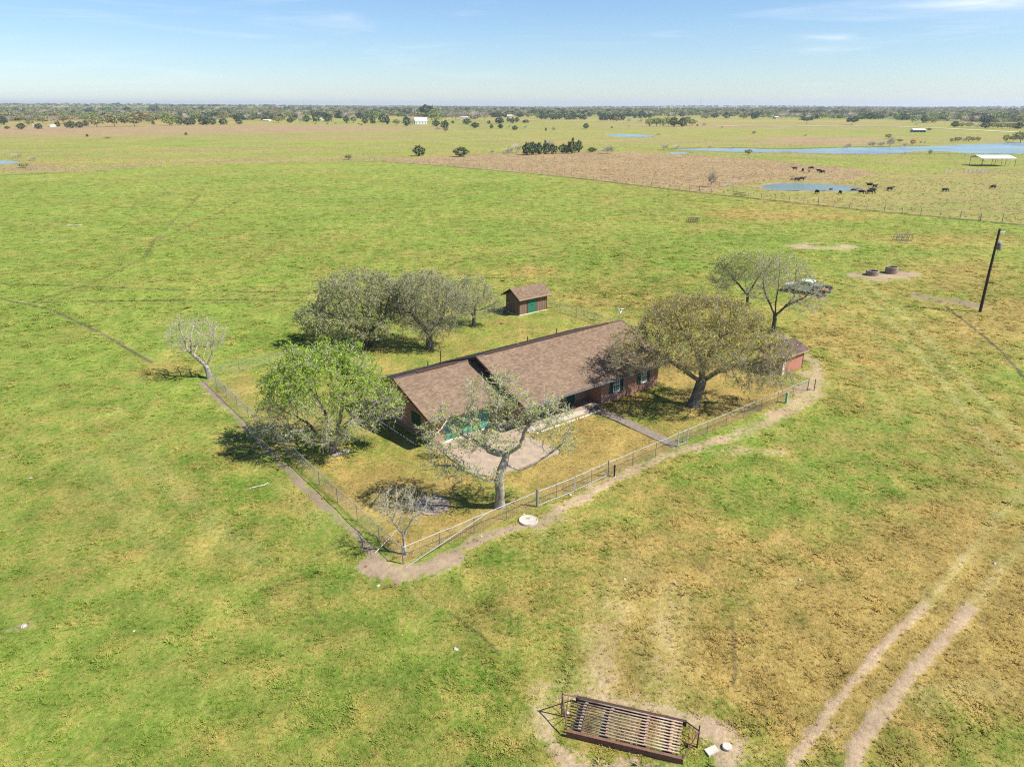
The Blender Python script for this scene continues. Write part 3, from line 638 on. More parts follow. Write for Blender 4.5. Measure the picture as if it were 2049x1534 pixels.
MB().box(9.85, 11.3, 2.22, 17.0, 12.09, 2.3).build('soffit', M['soffit'], house)
MB().box(9.05, 10.97, 2.34, 16.95, 11.03, 2.48).build('gutter', M['trim'], house)
MB().box(9.78, 14.0, .9, 9.845, 15.3, 1.9).build('window', M['dkgreen'], house)
gd = MB().box(10.855, 12.17, -.02, 15.445, 12.22, 2.125).build('garage_door', M['teal'], house)
pme = MB()
pme.add([(0, 0, 0), (.5, 0, 0), (.5, 0, .42), (0, 0, .42), (.05, -.03, .05), (.45, -.03, .05), (.45, -.03, .37), (.05, -.03, .37)],
        [(0, 1, 5, 4), (1, 2, 6, 5), (2, 3, 7, 6), (3, 0, 4, 7), (4, 5, 6, 7)])
pmesh = pme.mesh('panel', M['teal'])
for i in range(8):
    for j in range(4):
        p = link('panel', pmesh, gd); p.location = (10.9+i*.572, 12.168, .05+j*.525)
# side window of the garage gable (shaded side)
def window(L0, L1, z0, z1, y, parent=house):
    f = MB(); t = .05
    f.box(L0-t, y-.05, z0-t, L0, y+.03, z1+t); f.box(L1, y-.05, z0-t, L1+t, y+.03, z1+t)
    f.box(L0, y-.05, z1, L1, y+.03, z1+t); f.box(L0-.08, y-.09, z0-t-.03, L1+.08, y+.03, z0-.001)
    w = f.build('window', M['white'], parent)
    MB().box(L0+.001, y-.012, z0+.001, L1-.001, y-.006, z1-.001).build('pane', M['glass'], w)
    mu = MB(); zm = (z0+z1)/2
    mu.box(L0+.002, y-.04, zm-.03, L1-.002, y-.013, zm+.03)
    for k in (1, 2): x = L0+(L1-L0)*k/3; mu.box(x-.012, y-.03, z0+.002, x+.012, y-.0135, zm-.031); mu.box(x-.012, y-.03, zm+.031, x+.012, y-.0135, z1-.002)
    for zz in ((z0+zm)/2, (zm+z1)/2): mu.box(L0+.003, y-.025, zz-.012, L1-.003, y-.0137, zz+.012)
    mu.build('muntin', M['white'], w)
    return w
def shutter(L0, L1, z0, z1, y):
    s = MB(); s.box(L0, y-.055, z0, L0+.05, y-.004, z1); s.box(L1-.05, y-.055, z0, L1, y-.004, z1); s.box(L0+.051, y-.05, z0, L1-.051, y-.004, z0+.06); s.box(L0+.051, y-.05, z1-.06, L1-.051, y-.004, z1)
    n = 14
    for k in range(n):
        zz = z0+.07+(z1-z0-.14)*k/n
        s.add([(L0+.051, y-.045, zz), (L1-.051, y-.045, zz), (L1-.051, y-.01, zz+.07), (L0+.051, y-.01, zz+.07)], [(0, 1, 2, 3)])
    s.box(L0+.05, y-.009, z0+.06, L1-.05, y-.004, z1-.06)
    s.build('shutter', M['dkgreen'], house)
for (a, b_) in ((27.62, 28.33), (31.3, 31.95)):
    window(a, b_, .82, 2.1, 9.8)
    shutter(a-.5, a-.07, .74, 2.12, 9.8); shutter(b_+.07, b_+.5, .74, 2.12, 9.8)
window(20.2, 21.8, .8, 2.0, 11.6)
d = MB().box(23.6, 11.54, 0, 24.5, 11.597, 2.05).build('front_door', M['dkgreen'], house)
MB().lathe([(0, .05), (.03, .04), (.03, 0)], 8, (24.4, 11.5, 1.0)).build('handle', M['galv'], d)
MB().box(17.2, 9.83, -.02, 26.09, 11.59, .06).build('porch_slab', M['concrete'], house)
MB().tube([(17.55, 9.95, .06), (17.55, 9.95, 2.2)], .06, 6).build('porch_post', M['trim'], house)
MB().box(33.72, 9.95, 0, 33.8, 10.05, 2.3).build('downpipe', M['rust'], house)
MB().box(9.7, 12.0, -.05, 9.84, 21.2, .12).build('foundation_ledge', M['concrete_dk'], house)
# dish on the far gable end of the ridge
ant = empty('television_antenna', 'small white bracket antenna on the far end of the house ridge', 'antenna', HW(34.2, 15.6, 5.03), RZ)
MB().tube([(0, 0, 0), (0, 0, .8)], .035, 8).build('mast', M['galv'], ant)
MB().tube([(-.25, 0, 1.25), (0, 0, .75), (.55, .1, 1.0)], .05, 6).build('arm', M['white'], ant)
MB().lathe([(.02, 0), (.16, .03), (.22, .07)], 12, (.5, .1, .98)).build('dish', M['galv'], ant)

# concrete: driveway pad, walkway, edging, fire ring slab
def slab(name, poly, z1, m, label=None, cat=None, kind='structure', wob=0):
    w = [HW(*p) for p in poly]
    o = MB().prism([(p.x, p.y) for p in w], -.25, z1).build(name, m); return tag(o, label, cat, None, kind)
slab('driveway', [(9.9, 12.0), (9.55, 9), (9.6, 6.4), (10.3, 5.2), (12.5, 4.95), (16.9, 4.95), (16.9, 8.0), (16.6, 9.3), (17.1, 9.75), (17.1, 12.0)], .05, M['concrete'])
MB_ = MB()
slab('garage_apron', [(10.3, 11.75), (15.5, 11.75), (15.5, 12.09), (10.3, 12.09)], .09, M['cream'])
slab('walkway', [(17.2, 9.2), (24.2, 9.25), (24.2, 9.8), (17.2, 9.8)], .07, M['concrete_lt'])
M['paver'] = simple('dark_paving', (.25, .20, .15), (.15, .12, .09), 3, detail=8, bump=.02)
wk = [(24.3, 9.75), (25.5, 9.75), (25.55, 6.5), (25.4, 3.2), (25.3, .15), (24.3, .15), (24.35, 3.2), (24.5, 6.5)]
slab('walkway', wk, .035, M['paver'])
edg = empty('garden_edging', 'row of small white scalloped edging tiles along the lawn in front of the porch', 'garden edging', HW(17.6, 8.7), RZ)
tm = MB().add([(0, 0, 0), (.13, 0, 0), (.13, .03, 0), (0, .03, 0), (0, 0, .1), (.065, 0, .15), (.13, 0, .1), (.13, .03, .1), (.065, .03, .15), (0, .03, .1)],
              [(0, 1, 6, 5, 4), (3, 9, 8, 7, 2), (0, 4, 9, 3), (1, 2, 7, 6), (4, 5, 8, 9), (5, 6, 7, 8)]).mesh('tile', M['white'])
for i in range(46):
    if random.random() < .06: continue
    o = link('tile', tm, edg); o.location = (i*.155, random.uniform(-.02, .02), -.02); o.rotation_euler = (0, random.uniform(-.15, .15), 0)
edg2 = empty('garden_edging', 'row of white edging tiles in the shade beside the garage gable wall', 'garden edging', HW(8.75, 13.0), RZ+math.pi/2)
for i in range(50):
    if random.random() < .12: continue
    o = link('tile', tm, edg2); o.location = (i*.155, random.uniform(-.03, .03), -.02)
g = G(865, 1011)
tag(MB().disc(1.22, -.1, .06, 30, (0, 0), .07, 4).build('fire_pit_slab', M['concrete_dk']), 'round grey stone slab in the yard under the bare front tree', 'stone slab').location = g
g = G(1057, 1042); lid = empty('septic_lid', 'round pale concrete tank lid on the dirt path outside the front fence', 'concrete lid', g)
MB().disc(.62, -.15, .09, 32, (0, 0), .015).build('lid', M['concrete_lt'], lid)
MB().lathe([(.6, .09), (.6, .115), (.55, .12), (.53, .09)], 32).build('rim', M['concrete_lt'], lid)
MB().tube([(-.12, .1, .1), (-.1, .1, .15), (.1, .1, .15), (.12, .1, .1)], .015, 5).build('handle', M['rust'], lid)

# ------------------------------------------------------------------ wooden shed and red outbuilding
shed = empty('wooden_shed', 'brown plank garden shed with green double doors at the back fence', 'shed', HW(38.4, 36.7), RZ)
SLn, SD, rz_ = 4.55, 2.75, 3.28
def planks(parent, L0, L1, z0, fz, face, m, w=.3, skip=None):
    n = int(round((L1-L0)/w)); w = (L1-L0)/n
    for k in range(n):
        a, c = L0+k*w, L0+(k+1)*w
        if skip and a+w/2 > skip[0] and a+w/2 < skip[1]: continue
        dz = random.uniform(.0, .012); y0_ = face; mb = MB()
        za, zc = fz(a), fz(c)
        if parent.get('_gab') or False: pass
        pts = [(a+.006, y0_-.012-dz, z0), (c-.006, y0_-.012-dz, z0), (c-.006, y0_-.012-dz, zc), (a+.006, y0_-.012-dz, za)]
        pts += [(x, y0_+.02, z) for x, _, z in pts]
        mb.add(pts, [(0, 1, 2, 3), (7, 6, 5, 4), (0, 4, 5, 1), (1, 5, 6, 2), (2, 6, 7, 3), (3, 7, 4, 0)])
        mb.box(c-.03, y0_-.035-dz, z0, c+.03, y0_-.013-dz, min(za, zc))
        yield mb
MB().box(.03, .03, 0, SLn-.03, SD-.03, 2.25).build('wall', M['soffit'], shed)
for mb in planks(shed, 0, SLn, .12, lambda x: 2.36, 0, None, skip=(1.4, 2.75)): mb.build('plank', M['plank'], shed)
zf = lambda y: 2.36+(rz_-2.36-.12)*(1-abs(y-SD/2)/(SD/2))
for mb in planks(shed, 0, SD, .12, zf, 0, None):   # end wall: rotate the strip to the left side
    mb.v = [(v[1], SD-v[0], v[2]) for v in mb.v]; mb.build('plank', M['plank'], shed)
for mb in planks(shed, 0, SD, .12, zf, 0, None):
    mb.v = [(SLn-v[1], v[0], v[2]) for v in mb.v]; mb.build('plank', M['plank'], shed)
MB().box(-.06, -.06, -.1, SLn+.06, SD+.06, .115).build('foundation', M['cream'], shed)
for k in (0, 1):
    dr = MB().box(1.42+k*.66, -.05, .16, 1.42+k*.66+.65, -.021, 2.15).build('door', M['green'], shed)
    MB().box(1.42+(k*.66 if k else .5)+.04, -.08, 1.05, 1.42+(k*.66 if k else .5)+.09, -.051, 1.15).build('handle', M['black'], dr)
for x in (1.33, 2.75): MB().box(x, -.06, .12, x+.08, -.013, 2.3).build('door_trim', M['soffit'], shed)
for x in (-.035, SLn-.05): MB().box(x, -.062, .12, x+.085, -.014, 2.36).build('corner_board', M['trim'], shed)
roof_body(shed, -.4, SLn+.55, -.45, SD+.55, 2.22, SD/2, 3.32, th_=.1, m=M['soffit'])
roof_shingles(shed, -.42, SLn+.57, -.48, 2.22, SD/2, 3.33, M['shingle'], tw=.3, seed=6)
roof_shingles(shed, -.42, SLn+.57, SD+.58, 2.2, SD/2, 3.33, M['shingle'], tw=.3, seed=7)
MB().box(-.4, -.52, 2.08, SLn+.55, -.485, 2.235).build('fascia', M['tanblock'], shed)
for L in (-.46, SLn+.575): rake(L, -.45, 2.24, SD/2, 3.35, .04, .16).build('rake_board', M['trim'], shed); rake(L, SD+.5, 2.24, SD/2, 3.35, .04, .16).build('rake_board', M['trim'], shed)
rs = empty('red_outbuilding', 'low red panelled outbuilding with dark brown roof behind the big oak', 'outbuilding', HW(45.4, 3.85), RZ)
MB().box(.05, .02, 0, 3.6, 2.9, 1.85).build('wall', M['redwall'], rs)
for k in range(6):
    MB().box(.4+k*.532, -.012, .02, .4+k*.532+.522, .018, 1.86).build('panel', M['redwall'], rs)
MB().box(-.02, -.03, -.02, .38, .018, 1.86).build('door_edge', M['cream'], rs)
MB().box(3.59, -.04, -.02, 3.66, .05, 1.9).build('corner_board', M['trim'], rs)
gable(3.6, .02, 2.9, 0, 1.45, 2.5, 1.86, .03).build('wall', M['redwall'], rs); gable(.0, .02, 2.9, 0, 1.45, 2.5, 1.86, .03).build('wall', M['redwall'], rs)
roof_body(rs, -.5, 4.15, -.3, 3.2, 1.93, 1.45, 2.65, th_=.08, m=M['trim'])
roof_shingles(rs, -.52, 4.17, -.33, 1.94, 1.45, 2.66, M['shingle_old'], tw=.9, ex=.3, seed=8, name='roof_felt')
roof_shingles(rs, -.52, 4.17, 3.22, 1.94, 1.45, 2.66, M['shingle_old'], tw=.9, ex=.3, seed=9, name='roof_felt')
MB().box(-.5, -.38, 1.83, 4.15, -.345, 1.95).build('fascia', M['tanblock'], rs)

# ------------------------------------------------------------------ chain link fences and gates
FH = 1.15
def chain(parent, L, z0=.03, z1=1.1, y=0, x0=0):
    """diagonal wires woven between the rails, one joined part"""
    V = []; F_ = []; h = z1-z0; p = .16; w = .0034
    n = int((L+h)/p)
    for k in range(-1, n+1):
        for s in (1, -1):
            xa = k*p-(h if s == 1 else 0)+0; xb = xa+h
            za, zb = (z0, z1) if s == 1 else (z1, z0)
            ta = max(0, (0-xa)/h); tb = min(1, (L-xa)/h)
            if tb <= ta: continue
            A = np.array((x0+xa+h*ta, y, za+(zb-za)*ta)); B = np.array((x0+xa+h*tb, y, za+(zb-za)*tb))
            d = B-A; nr = np.array((-d[2], 0, d[0])); nr /= np.linalg.norm(nr)+1e-9
            b0 = len(V)
            for q in (A, B):
                V += [q+nr*w, q-nr*w*.5+np.array((0, w, 0)), q-nr*w*.5-np.array((0, w, 0))]
            F_ += [(b0, b0+1, b0+4, b0+3), (b0+1, b0+2, b0+5, b0+4), (b0+2, b0, b0+3, b0+5)]
    o = link('wire_mesh', np_mesh('wire_mesh', np.array(V), np.array(F_), M['wire']), parent); return tag(o, kind='stuff')
_pm = {}
def post(parent, x, h=FH, r=.028, m='galvdk', cap=True):
    key = (round(h, 2), r, m)
    if key not in _pm:
        mb = MB().tube([(0, 0, -.1), (0, 0, h)], r, 8); mb.lathe([(r*1.25, h-.01), (r*1.2, h+.02), (.001, h+.05)], 8)
        _pm[key] = mb.mesh('post', M[m])
    o = link('post', _pm[key], parent); o.location = (x, 0, 0); return o
def cfence(label, p0, p1, spacing=3.0, ends=(1, 1), sag=0, railm='galv', posts=None):
    v = p1-p0; L = v.length; rz = math.atan2(v.y, v.x)
    f = empty('chain_link_fence', label, 'fence', p0, rz, 'chain link fences around the yard')
    n = max(1, round(L/spacing))
    for i in range(n+1):
        e = i in (0, n); 
        if (i == 0 and not ends[0]) or (i == n and not ends[1]): continue
        post(f, L*i/n, FH+(.1 if e else -.03), .04 if e else .024, 'galvdk')
    for i in range(n):
        a, b_ = L*i/n, L*(i+1)/n
        MB().tube([(a, 0, FH), ((a+b_)/2, random.uniform(-.02, .02), FH-random.uniform(0, .03)), (b_, 0, FH)], .022, 6).build('top_rail', M[railm], f)
    chain(f, L); return f
c = [HW(0, 0), HW(43.6, 0), HW(43.6, 38), HW(0, 38.2)]
cfence('long left chain link fence running from the near corner past the bright green tree', HW(0, 0), HW(.3, 38.2), 2.95, railm='galv')
cfence('back chain link fence from the pale bare tree to the oaks', HW(.3, 38.2), HW(37.9, 38.2), 3.2, (0, 1), railm='galvdk')
cfence('right side chain link fence from the wooden shed to behind the spreading oak', HW(43.9, 38.2), HW(43.6, 6.6), 3.1)
cfence('short chain link fence between the red outbuilding and the right corner', HW(43.6, 3.6), HW(43.6, 0), 3.6, (1, 1))
cfence('front chain link fence between the near corner and the double gate', HW(0, 0), HW(10.2, 0), 2.75, (0, 0))
cfence('front chain link fence between the double gate and the walk gate', HW(17.0, 0), HW(24.75, 0), 2.6, (1, 0))
cfence('front chain link fence right of the walk gate beside the big oak', HW(25.95, 0), HW(43.6, 0), 2.7, (0, 0))
def gate(label, p0, p1, tilt=0, brace=True, group=None):
    v = p1-p0; L = v.length; rz = math.atan2(v.y, v.x)
    g = empty('gate', label, 'gate', p0, rz, group); g.rotation_euler = (0, tilt, rz)
    mb = MB()
    for z in (.08, FH): MB().tube([(.04, 0, z), (L-.04, 0, z)], .025, 6).build('rail', M['galv'], g)
    for x in (.04, L-.04): MB().tube([(x, 0, .05), (x, 0, FH+.02)], .028, 6).build('stile', M['galv'], g)
    MB().tube([(L/2, 0, .1), (L/2, 0, FH-.02)], .02, 6).build('brace', M['galvdk'], g)
    chain(g, L-.08, .1, FH-.02, 0, .04); return g
gp1 = empty('gate_post', 'thick steel post at the left side of the double gate', 'post', HW(10.25, 0), RZ); post(gp1, 0, FH+.15, .055)
gate('left leaf of the sagging double drive gate by the round lid', HW(10.32, -.02), HW(13.55, -.12), 0, group='double drive gate leaves')
gate('right leaf of the double drive gate, next to the black post', HW(13.62, -.1), HW(16.9, 0), -.01, group='double drive gate leaves')
gate('narrow walk gate at the end of the dark paved path', HW(24.8, 0), HW(25.9, 0))
for l_, lab in ((24.75, 'left post of the narrow walk gate'), (25.95, 'right post of the narrow walk gate')):
    e = empty('gate_post', lab, 'post', HW(l_, 0), RZ); post(e, 0, FH+.12, .045, 'galv')
bp = empty('bollard', 'short black post standing outside the right end of the double gate', 'post', G(1229, 954)); post(bp, 0, .95, .06, 'black')
MB().disc(.13, -.02, .04, 12, (0, 0), .1).build('footing', M['concrete_lt'], bp)
bp = empty('bollard', 'dark post just outside the right front corner of the fence', 'post', HW(44.15, -.35)); post(bp, 0, 1.15, .05, 'galvdk')
pp = MB().tube([G(812, 1135), HW(5.9, -.08, 1.12), HW(6.3, -.06, 1.2)], [.024, .022, .022], 7).build('pipe', M['galv'])
tag(pp, 'long white pipe leaning from the ground onto the front fence near the corner', 'pipe')
pp = MB().tube([G(751, 1106)+Vector((0, 0, .03)), HW(1.0, 2.2, .9)], .022, 6).build('pipe', M['white']); tag(pp, 'thin pale pole leaning inside the near fence corner against the small bare tree', 'pole')
gb = empty('utility_pedestal', 'pale green square utility pedestal outside the right part of the front fence', 'utility box', G(1573, 806), RZ)
MB().box(-.1, -.09, -.05, .1, .09, .95).build('body', M['utilgreen'], gb); MB().box(-.115, -.105, .951, .115, .105, 1.03).build('cap', M['utilgreen'], gb)

# ------------------------------------------------------------------ cattle guard in the foreground
bl, fl, br_, fr = G(1162, 1406), G(1131, 1471), G(1371, 1456), G(1360, 1524)
ctr = (bl+fl+br_+fr)/4; ax = ((br_-bl)+(fr-fl)).normalized(); rzc = math.atan2(ax.y, ax.x)
cg = empty('cattle_guard', 'rusty pipe cattle guard with triangular end wings lying on bare dirt in the foreground', 'cattle guard', ctr, rzc)
LG = 4.75; WG = 1.98; hz = .34
for s in (-1, 1):
    rl = MB(); y = s*WG/2
    rl.box(-LG/2-.05, y-.03, .0, LG/2+.05, y+.03, .30); rl.box(-LG/2-.05, y-.05 if s < 0 else y-.09, .301, LG/2+.05, y+.09 if s < 0 else y+.05, .33)
    rl.build('side_rail', M['rustdark'] if s > 0 else M['rust'], cg)
NP = 11
pmg = MB().tube([(-LG/2+.06, 0, 0), (0, 0, 0), (LG/2-.1, 0, 0)], .034, 8).mesh('pipe', M['rustpale'], True)
ys = [-WG/2+.2+i*(WG-.36)/(NP-1) for i in range(NP)]
for y in ys:
    o = link('pipe', pmg, cg); o.location = (random.uniform(-.03, .03), y, hz+random.uniform(-.008, .008)); o.rotation_euler = (random.uniform(0, 6), 0, random.uniform(-.004, .004))
xs = [-LG/2+.45, -LG/2+1.6, LG/2-1.55, LG/2-.5]
for x in xs: MB().box(x-.06, -WG/2+.031, .1, x+.06, WG/2-.031, .26).build('cross_beam', M['rustdark'], cg)
bkm = MB().box(-.065, -.03, 0, .065, .03, .06).mesh('spacer_block', M['tanblock'])
for x in xs:
    for i in range(NP-1):
        o = link('spacer_block', bkm, cg); o.location = (x+random.uniform(-.03, .03)+.02*i/NP, (ys[i]+ys[i+1])/2, .262)
def wing(s, px_base, ztop):
    w = empty('wing', None, None); w.parent = cg
    Mi = Matrix.Rotation(-rzc, 4, 'Z'); b0 = Mi @ (px_base-ctr); x = b0.x; y = b0.y; e = s*LG/2
    def t(pts, r=.03, m='rust', nm='pipe'): MB().tube(pts, r, 6).build(nm, M[m], w)
    t([(x, y, .12), (x, y, ztop)], .034, 'rustdark', 'upright')
    top = (x, y, ztop-.06) if s < 0 else (x, y, ztop-.28)
    t([(e+s*.02, WG/2, .3), top], .03, 'rust', 'brace'); t([(e+s*.02, -WG/2, .3), top], .03, 'rust', 'brace')
    t([(e, 0, .16), (x, y, .16)], .034, 'rustdark', 'ground_bar')
    for k in (.35, .6):
        a = Vector((e, WG/2, .3)).lerp(Vector(top), k); b1 = Vector((e, 0, .16)).lerp(Vector((x, y, .16)), k)
        t([a, b1], .014, 'rust', 'rod')
        a = Vector((e, -WG/2, .3)).lerp(Vector(top), k); t([a, b1], .014, 'rust', 'rod')
wing(-1, G(1124, 1432), 1.3); wing(1, G(1394, 1500), 1.35)
ML = [('flat_block', 'white rectangular concrete block on the dirt right of the cattle guard', [(-.28, -.16), (.27, -.17), (.29, .16), (-.27, .17)], G(1424, 1503), .1, .25),
      ]
for nm, lab, poly, loc, h, rz in ML:
    o = MB().prism(poly, -.02, h).build(nm, M['concrete_lt']); o.location = loc; o.rotation_euler = (0, 0, rz+.2); tag(o, lab, 'concrete block')
o = MB().disc(.2, -.02, .12, 20, (0, 0), .03).build('round_block', M['concrete_lt']); o.location = G(1455, 1496); tag(o, 'round pale concrete disc beside the white rectangular block', 'concrete disc')
def rock(name, lab, loc, r, seed, m='rock', sq=.6, group=None):
    rr_ = random.Random(seed); bm = bmesh.new(); bmesh.ops.create_icosphere(bm, subdivisions=2, radius=1)
    for v in bm.verts:
        k = 1+rr_.uniform(-.16, .16); v.co = Vector((v.co.x*k*rr_.uniform(.9, 1.1), v.co.y*k*.8, v.co.z*k*sq))*r
    me = bpy.data.meshes.new(name); bm.to_mesh(me); bm.free(); o = link(name, me, None, M[m]); o.location = loc+Vector((0, 0, r*.12)); o.rotation_euler = (0, 0, rr_.uniform(0, 6))
    return tag(o, lab, 'rock', group)
for i, (px, py, r, lab) in enumerate([(1364, 1446, .13, 'white rock behind the right end of the cattle guard'), (912, 1299, .15, 'lone white rock in the grass left of centre in the foreground'),
    (757, 1172, .12, 'white rock below the near fence corner'), (963, 1073, .1, 'small white rock on the path left of the round lid'), (732, 1133, .1, 'reddish stone at the left edge of the path corner'),
    (1141, 990, .13, 'pale broken stone under the double gate'), (1048, 1029, .08, 'little stone touching the round lid'), (1600, 1160, .1, 'flat pale stone in the right-hand grass'),
    (1250, 1158, .09, 'small pale stone in the grass below the double gate'), (1990, 1127, .12, 'pale stone near the right edge of the meadow'), (268, 1262, .07, 'small whitish stone low in the left-hand grass'),
    (48, 1253, .18, 'greyish stone patch at the lower left edge'), (62, 957, .13, 'pale stone at the left edge of the meadow'), (1134, 1428, .15, 'pale boulder inside the left wing of the cattle guard'),
    (1127, 1416, .12, 'white stone behind the left wing upright'), (1004, 648, .28, 'brown stone lying on the back lawn left of the shed'), (1118, 862, .09, 'grey stone at the edge of the drive'),
    (1768, 552, .14, 'small stone between the two concrete rings')]):
    rock('rock', lab, G(px, py), r, i+3, 'rust' if 'reddish' in lab or 'brown' in lab else 'rock')
o = MB().box(-.75, -.12, -.02, .75, .12, .09).box(-.7, .16, -.02, .6, .3, .07).build('timber', M['cream']); o.location = G(684, 907); o.rotation_euler = (0, 0, .75); tag(o, 'pale timber edging at the foot of the bright green tree', 'timber')
o = MB().tube([(0, 0, .02), (.3, .1, .04), (.7, .12, .03)], .035, 5).build('stick', M['cream']); o.location = G(405, 789); tag(o, 'pale stick lying on the path below the bare corner tree', 'stick')
o = MB().tube([(0, 0, .03), (1.3, .5, .05), (1.6, .9, .03)], .025, 5).build('stick', M['white']); o.location = G(500, 977); o.rotation_euler = (0, 0, .1); o.scale = (.7, .7, 1); tag(o, 'bleached fallen branch in the grass left of the fence', 'fallen branch')
o = MB().box(-.5, -.25, -.02, .5, .25, .08).build('board', M['orange']); o.location = G(1609, 594); tag(o, 'small orange panel on the grass in front of the truck', 'panel')
o = MB().box(-1.6, -.5, -.02, 1.6, .5, .06).build('board', M['concrete_lt']); o.location = G(148, 451); tag(o, 'white slab lying far off in the left pasture', 'slab')

# ------------------------------------------------------------------ utility pole, rings, feeders, truck, canopy, barns
up = empty('utility_pole', 'tall dark wooden utility pole with grey transformer at the right of the meadow', 'utility pole', G(1961, 624), .3)
MB().tube([(0, 0, -.3), (-.1, 0, 5), (-.12, 0, 10.7)], [.19, .165, .13], 12).build('pole', M['woodpole'], up)
tf = MB().lathe([(.02, 0), (.24, .03), (.26, .1), (.26, .8), (.22, .88), (.02, .92)], 16, (.38, -.1, 8.05)).build('transformer', M['transf'], up, smooth=True)
for dx in (-.1, .1): MB().lathe([(.03, 0), (.06, .05), (.03, .1), (.06, .15), (.03, .22), (.001, .24)], 8, (.38+dx, -.1, 8.95)).build('bushing', M['white'], tf)
br = MB().tube([(0, 0, 10.35), (.7, -.12, 10.3)], .045, 6).build('bracket', M['galv'], up)
for dx, dz in ((.25, 0), (.5, 0), (.68, 0)): MB().lathe([(.03, -.3), (.07, -.22), (.035, -.15), (.07, -.08), (.03, 0)], 8, (dx, -.05, 10.3)).build('insulator', M['white'], br)
MB().tube([(.38, -.1, 8.05), (.3, -.05, 7.3), (.15, 0, 6.6)], .015, 5).build('cable', M['black'], up)
MB().tube([(-.1, 0, 9.6), (-3.0, .5, 7.2), (-9, 1.3, 0)], .008, 4).build('guy_wire', M['galvdk'], up)
def ring(px, py, lab, h):
    e = empty('concrete_ring', lab, 'concrete ring', G(px, py)+Vector((0, 1.0, 0)), 0, 'concrete rings in the meadow')
    MB().lathe([(.95, -.1), (.97, h-.04), (.93, h), (.80, h), (.78, h-.04), (.76, -.1)], 32, wob=.012).build('ring_wall', M['concrete_dk'], e)
    MB().disc(.775, -.08, .12, 24).build('bottom', M['black'], e)
ring(1751, 553, 'lower concrete ring, left of the pair on the bare patch', .72); ring(1789.5, 549, 'taller concrete ring, right of the pair on the bare patch', 1.02)
def feeder(px, py, lab, n, L, w, h, m, rz=.1, slant=.25):
    e = empty('hay_rack', lab, 'hay rack', G(px, py), rz, 'metal racks in the far meadow'); 
    for y in (-w/2, w/2):
        for z in (.06, h*.55, h): MB().tube([(-L/2, y*(1 if z < .1 else .8), z), (L/2, y*(1 if z < .1 else .8), z)], .045, 5).build('rail', M[m], e)
        for k in range(n): 
            x = -L/2+L*k/(n-1); MB().tube([(x, y, 0), (x+slant*.5, y*.8, h)], .04, 5).build('bar', M[m], e)
    for k in range(n): x = -L/2+L*k/(n-1); MB().tube([(x+slant*.5, -w*.4, h), (x+slant*.5, w*.4, h)], .04, 5).build('cross_bar', M[m], e)
feeder(1386, 445, 'rusty slatted hay rack in the middle of the far meadow', 6, 2.7, 1.1, 1.0, 'rust'); feeder(1805, 481, 'dark open metal rack in the meadow left of the utility pole', 4, 3.2, 1.3, 1.15, 'darkgrey', .05)
tg = G(1568, 583); tg2 = G(1662, 597); v = tg2-tg
tr = empty('pickup_truck', 'pale pickup truck with a dark flatbed parked behind the trees', 'pickup truck', (tg+tg2)/2+Vector((.3, 1.0, 0)), math.atan2(v.y, v.x)+math.pi)
def prof(pts, w0, w1, name, m, parent):
    n = len(pts); mb = MB().add([(x, -w0/2, z) for x, z in pts]+[(x, w1/2, z) for x, z in pts], [tuple(range(n))[::-1], tuple(range(n, 2*n))]+[(i, (i+1) % n, n+(i+1) % n, n+i) for i in range(n)])
    return mb.build(name, m, parent)
prof([(-.2, .5), (3.0, .5), (3.05, .75), (2.95, 1.05), (2.6, 1.13), (1.55, 1.2), (.95, 1.22), (-.2, 1.22)], 1.86, 1.86, 'body', M['truckwhite'], tr)
cabp = prof([(1.5, 1.221), (.9, 1.82), (.6, 1.88), (-.65, 1.88), (-.85, 1.8), (-1.0, 1.221)], 1.66, 1.66, 'cab', M['truckwhite'], tr)
MB().add([(1.44, -.74, 1.26), (1.44, .74, 1.26), (.97, .7, 1.77), (.97, -.7, 1.77)], [(0, 1, 2, 3)]).build('windshield', M['glass'], cabp).location = (.035, 0, .02)
for s in (-1, 1):
    MB().box(-.05, s*.835, 1.32, .95, s*.84+.003*s, 1.72).build('side_window', M['glass'], cabp); MB().box(-.8, s*.835, 1.32, -.12, s*.84+.003*s, 1.72).build('side_window', M['glass'], cabp)
    MB().box(3.03, s*.62-.16, .78, 3.08, s*.62+.16, .98).build('headlight', M['white'], tr)
MB().box(-1.0, -.9, .5, -.21, .9, 1.218).build('rear_cab_body', M['truckwhite'], tr)
MB().box(3.04, -.95, .45, 3.2, .95, .7).build('bumper', M['galv'], tr)
fb = MB().box(-3.3, -1.05, .88, -1.05, 1.05, 1.0).build('flatbed', M['darkgrey'], tr)
for yy in (-1.0, -.5, 0, .5, 1.0): MB().box(-1.1, yy-.03, 1.0, -1.04, yy+.03, 1.75).build('rack_bar', M['darkgrey'], fb)
MB().box(-1.1, -1.03, 1.751, -1.04, 1.03, 1.82).build('rack_bar', M['darkgrey'], fb)
MB().box(-3.2, -.9, 1.001, -2.1, .3, 1.3).build('toolbox', M['black'], fb); MB().box(-2.0, -.85, 1.001, -1.3, .8, 1.45).build('toolbox', M['galvdk'], fb); MB().box(-3.0, .4, 1.001, -2.2, .95, 1.2).build('toolbox', M['orange'], fb)
MB().box(-3.2, -.35, .5, 2.8, .35, .72).build('chassis', M['black'], tr)
tyre = MB().lathe([(.22, -.12), (.36, -.12), (.38, -.08), (.38, .08), (.36, .12), (.22, .12)], 20).mesh('tyre', M['black'])
rim = MB().lathe([(.01, .06), (.12, .08), (.22, .1), (.22, -.1)], 16).mesh('rim', M['galv'])
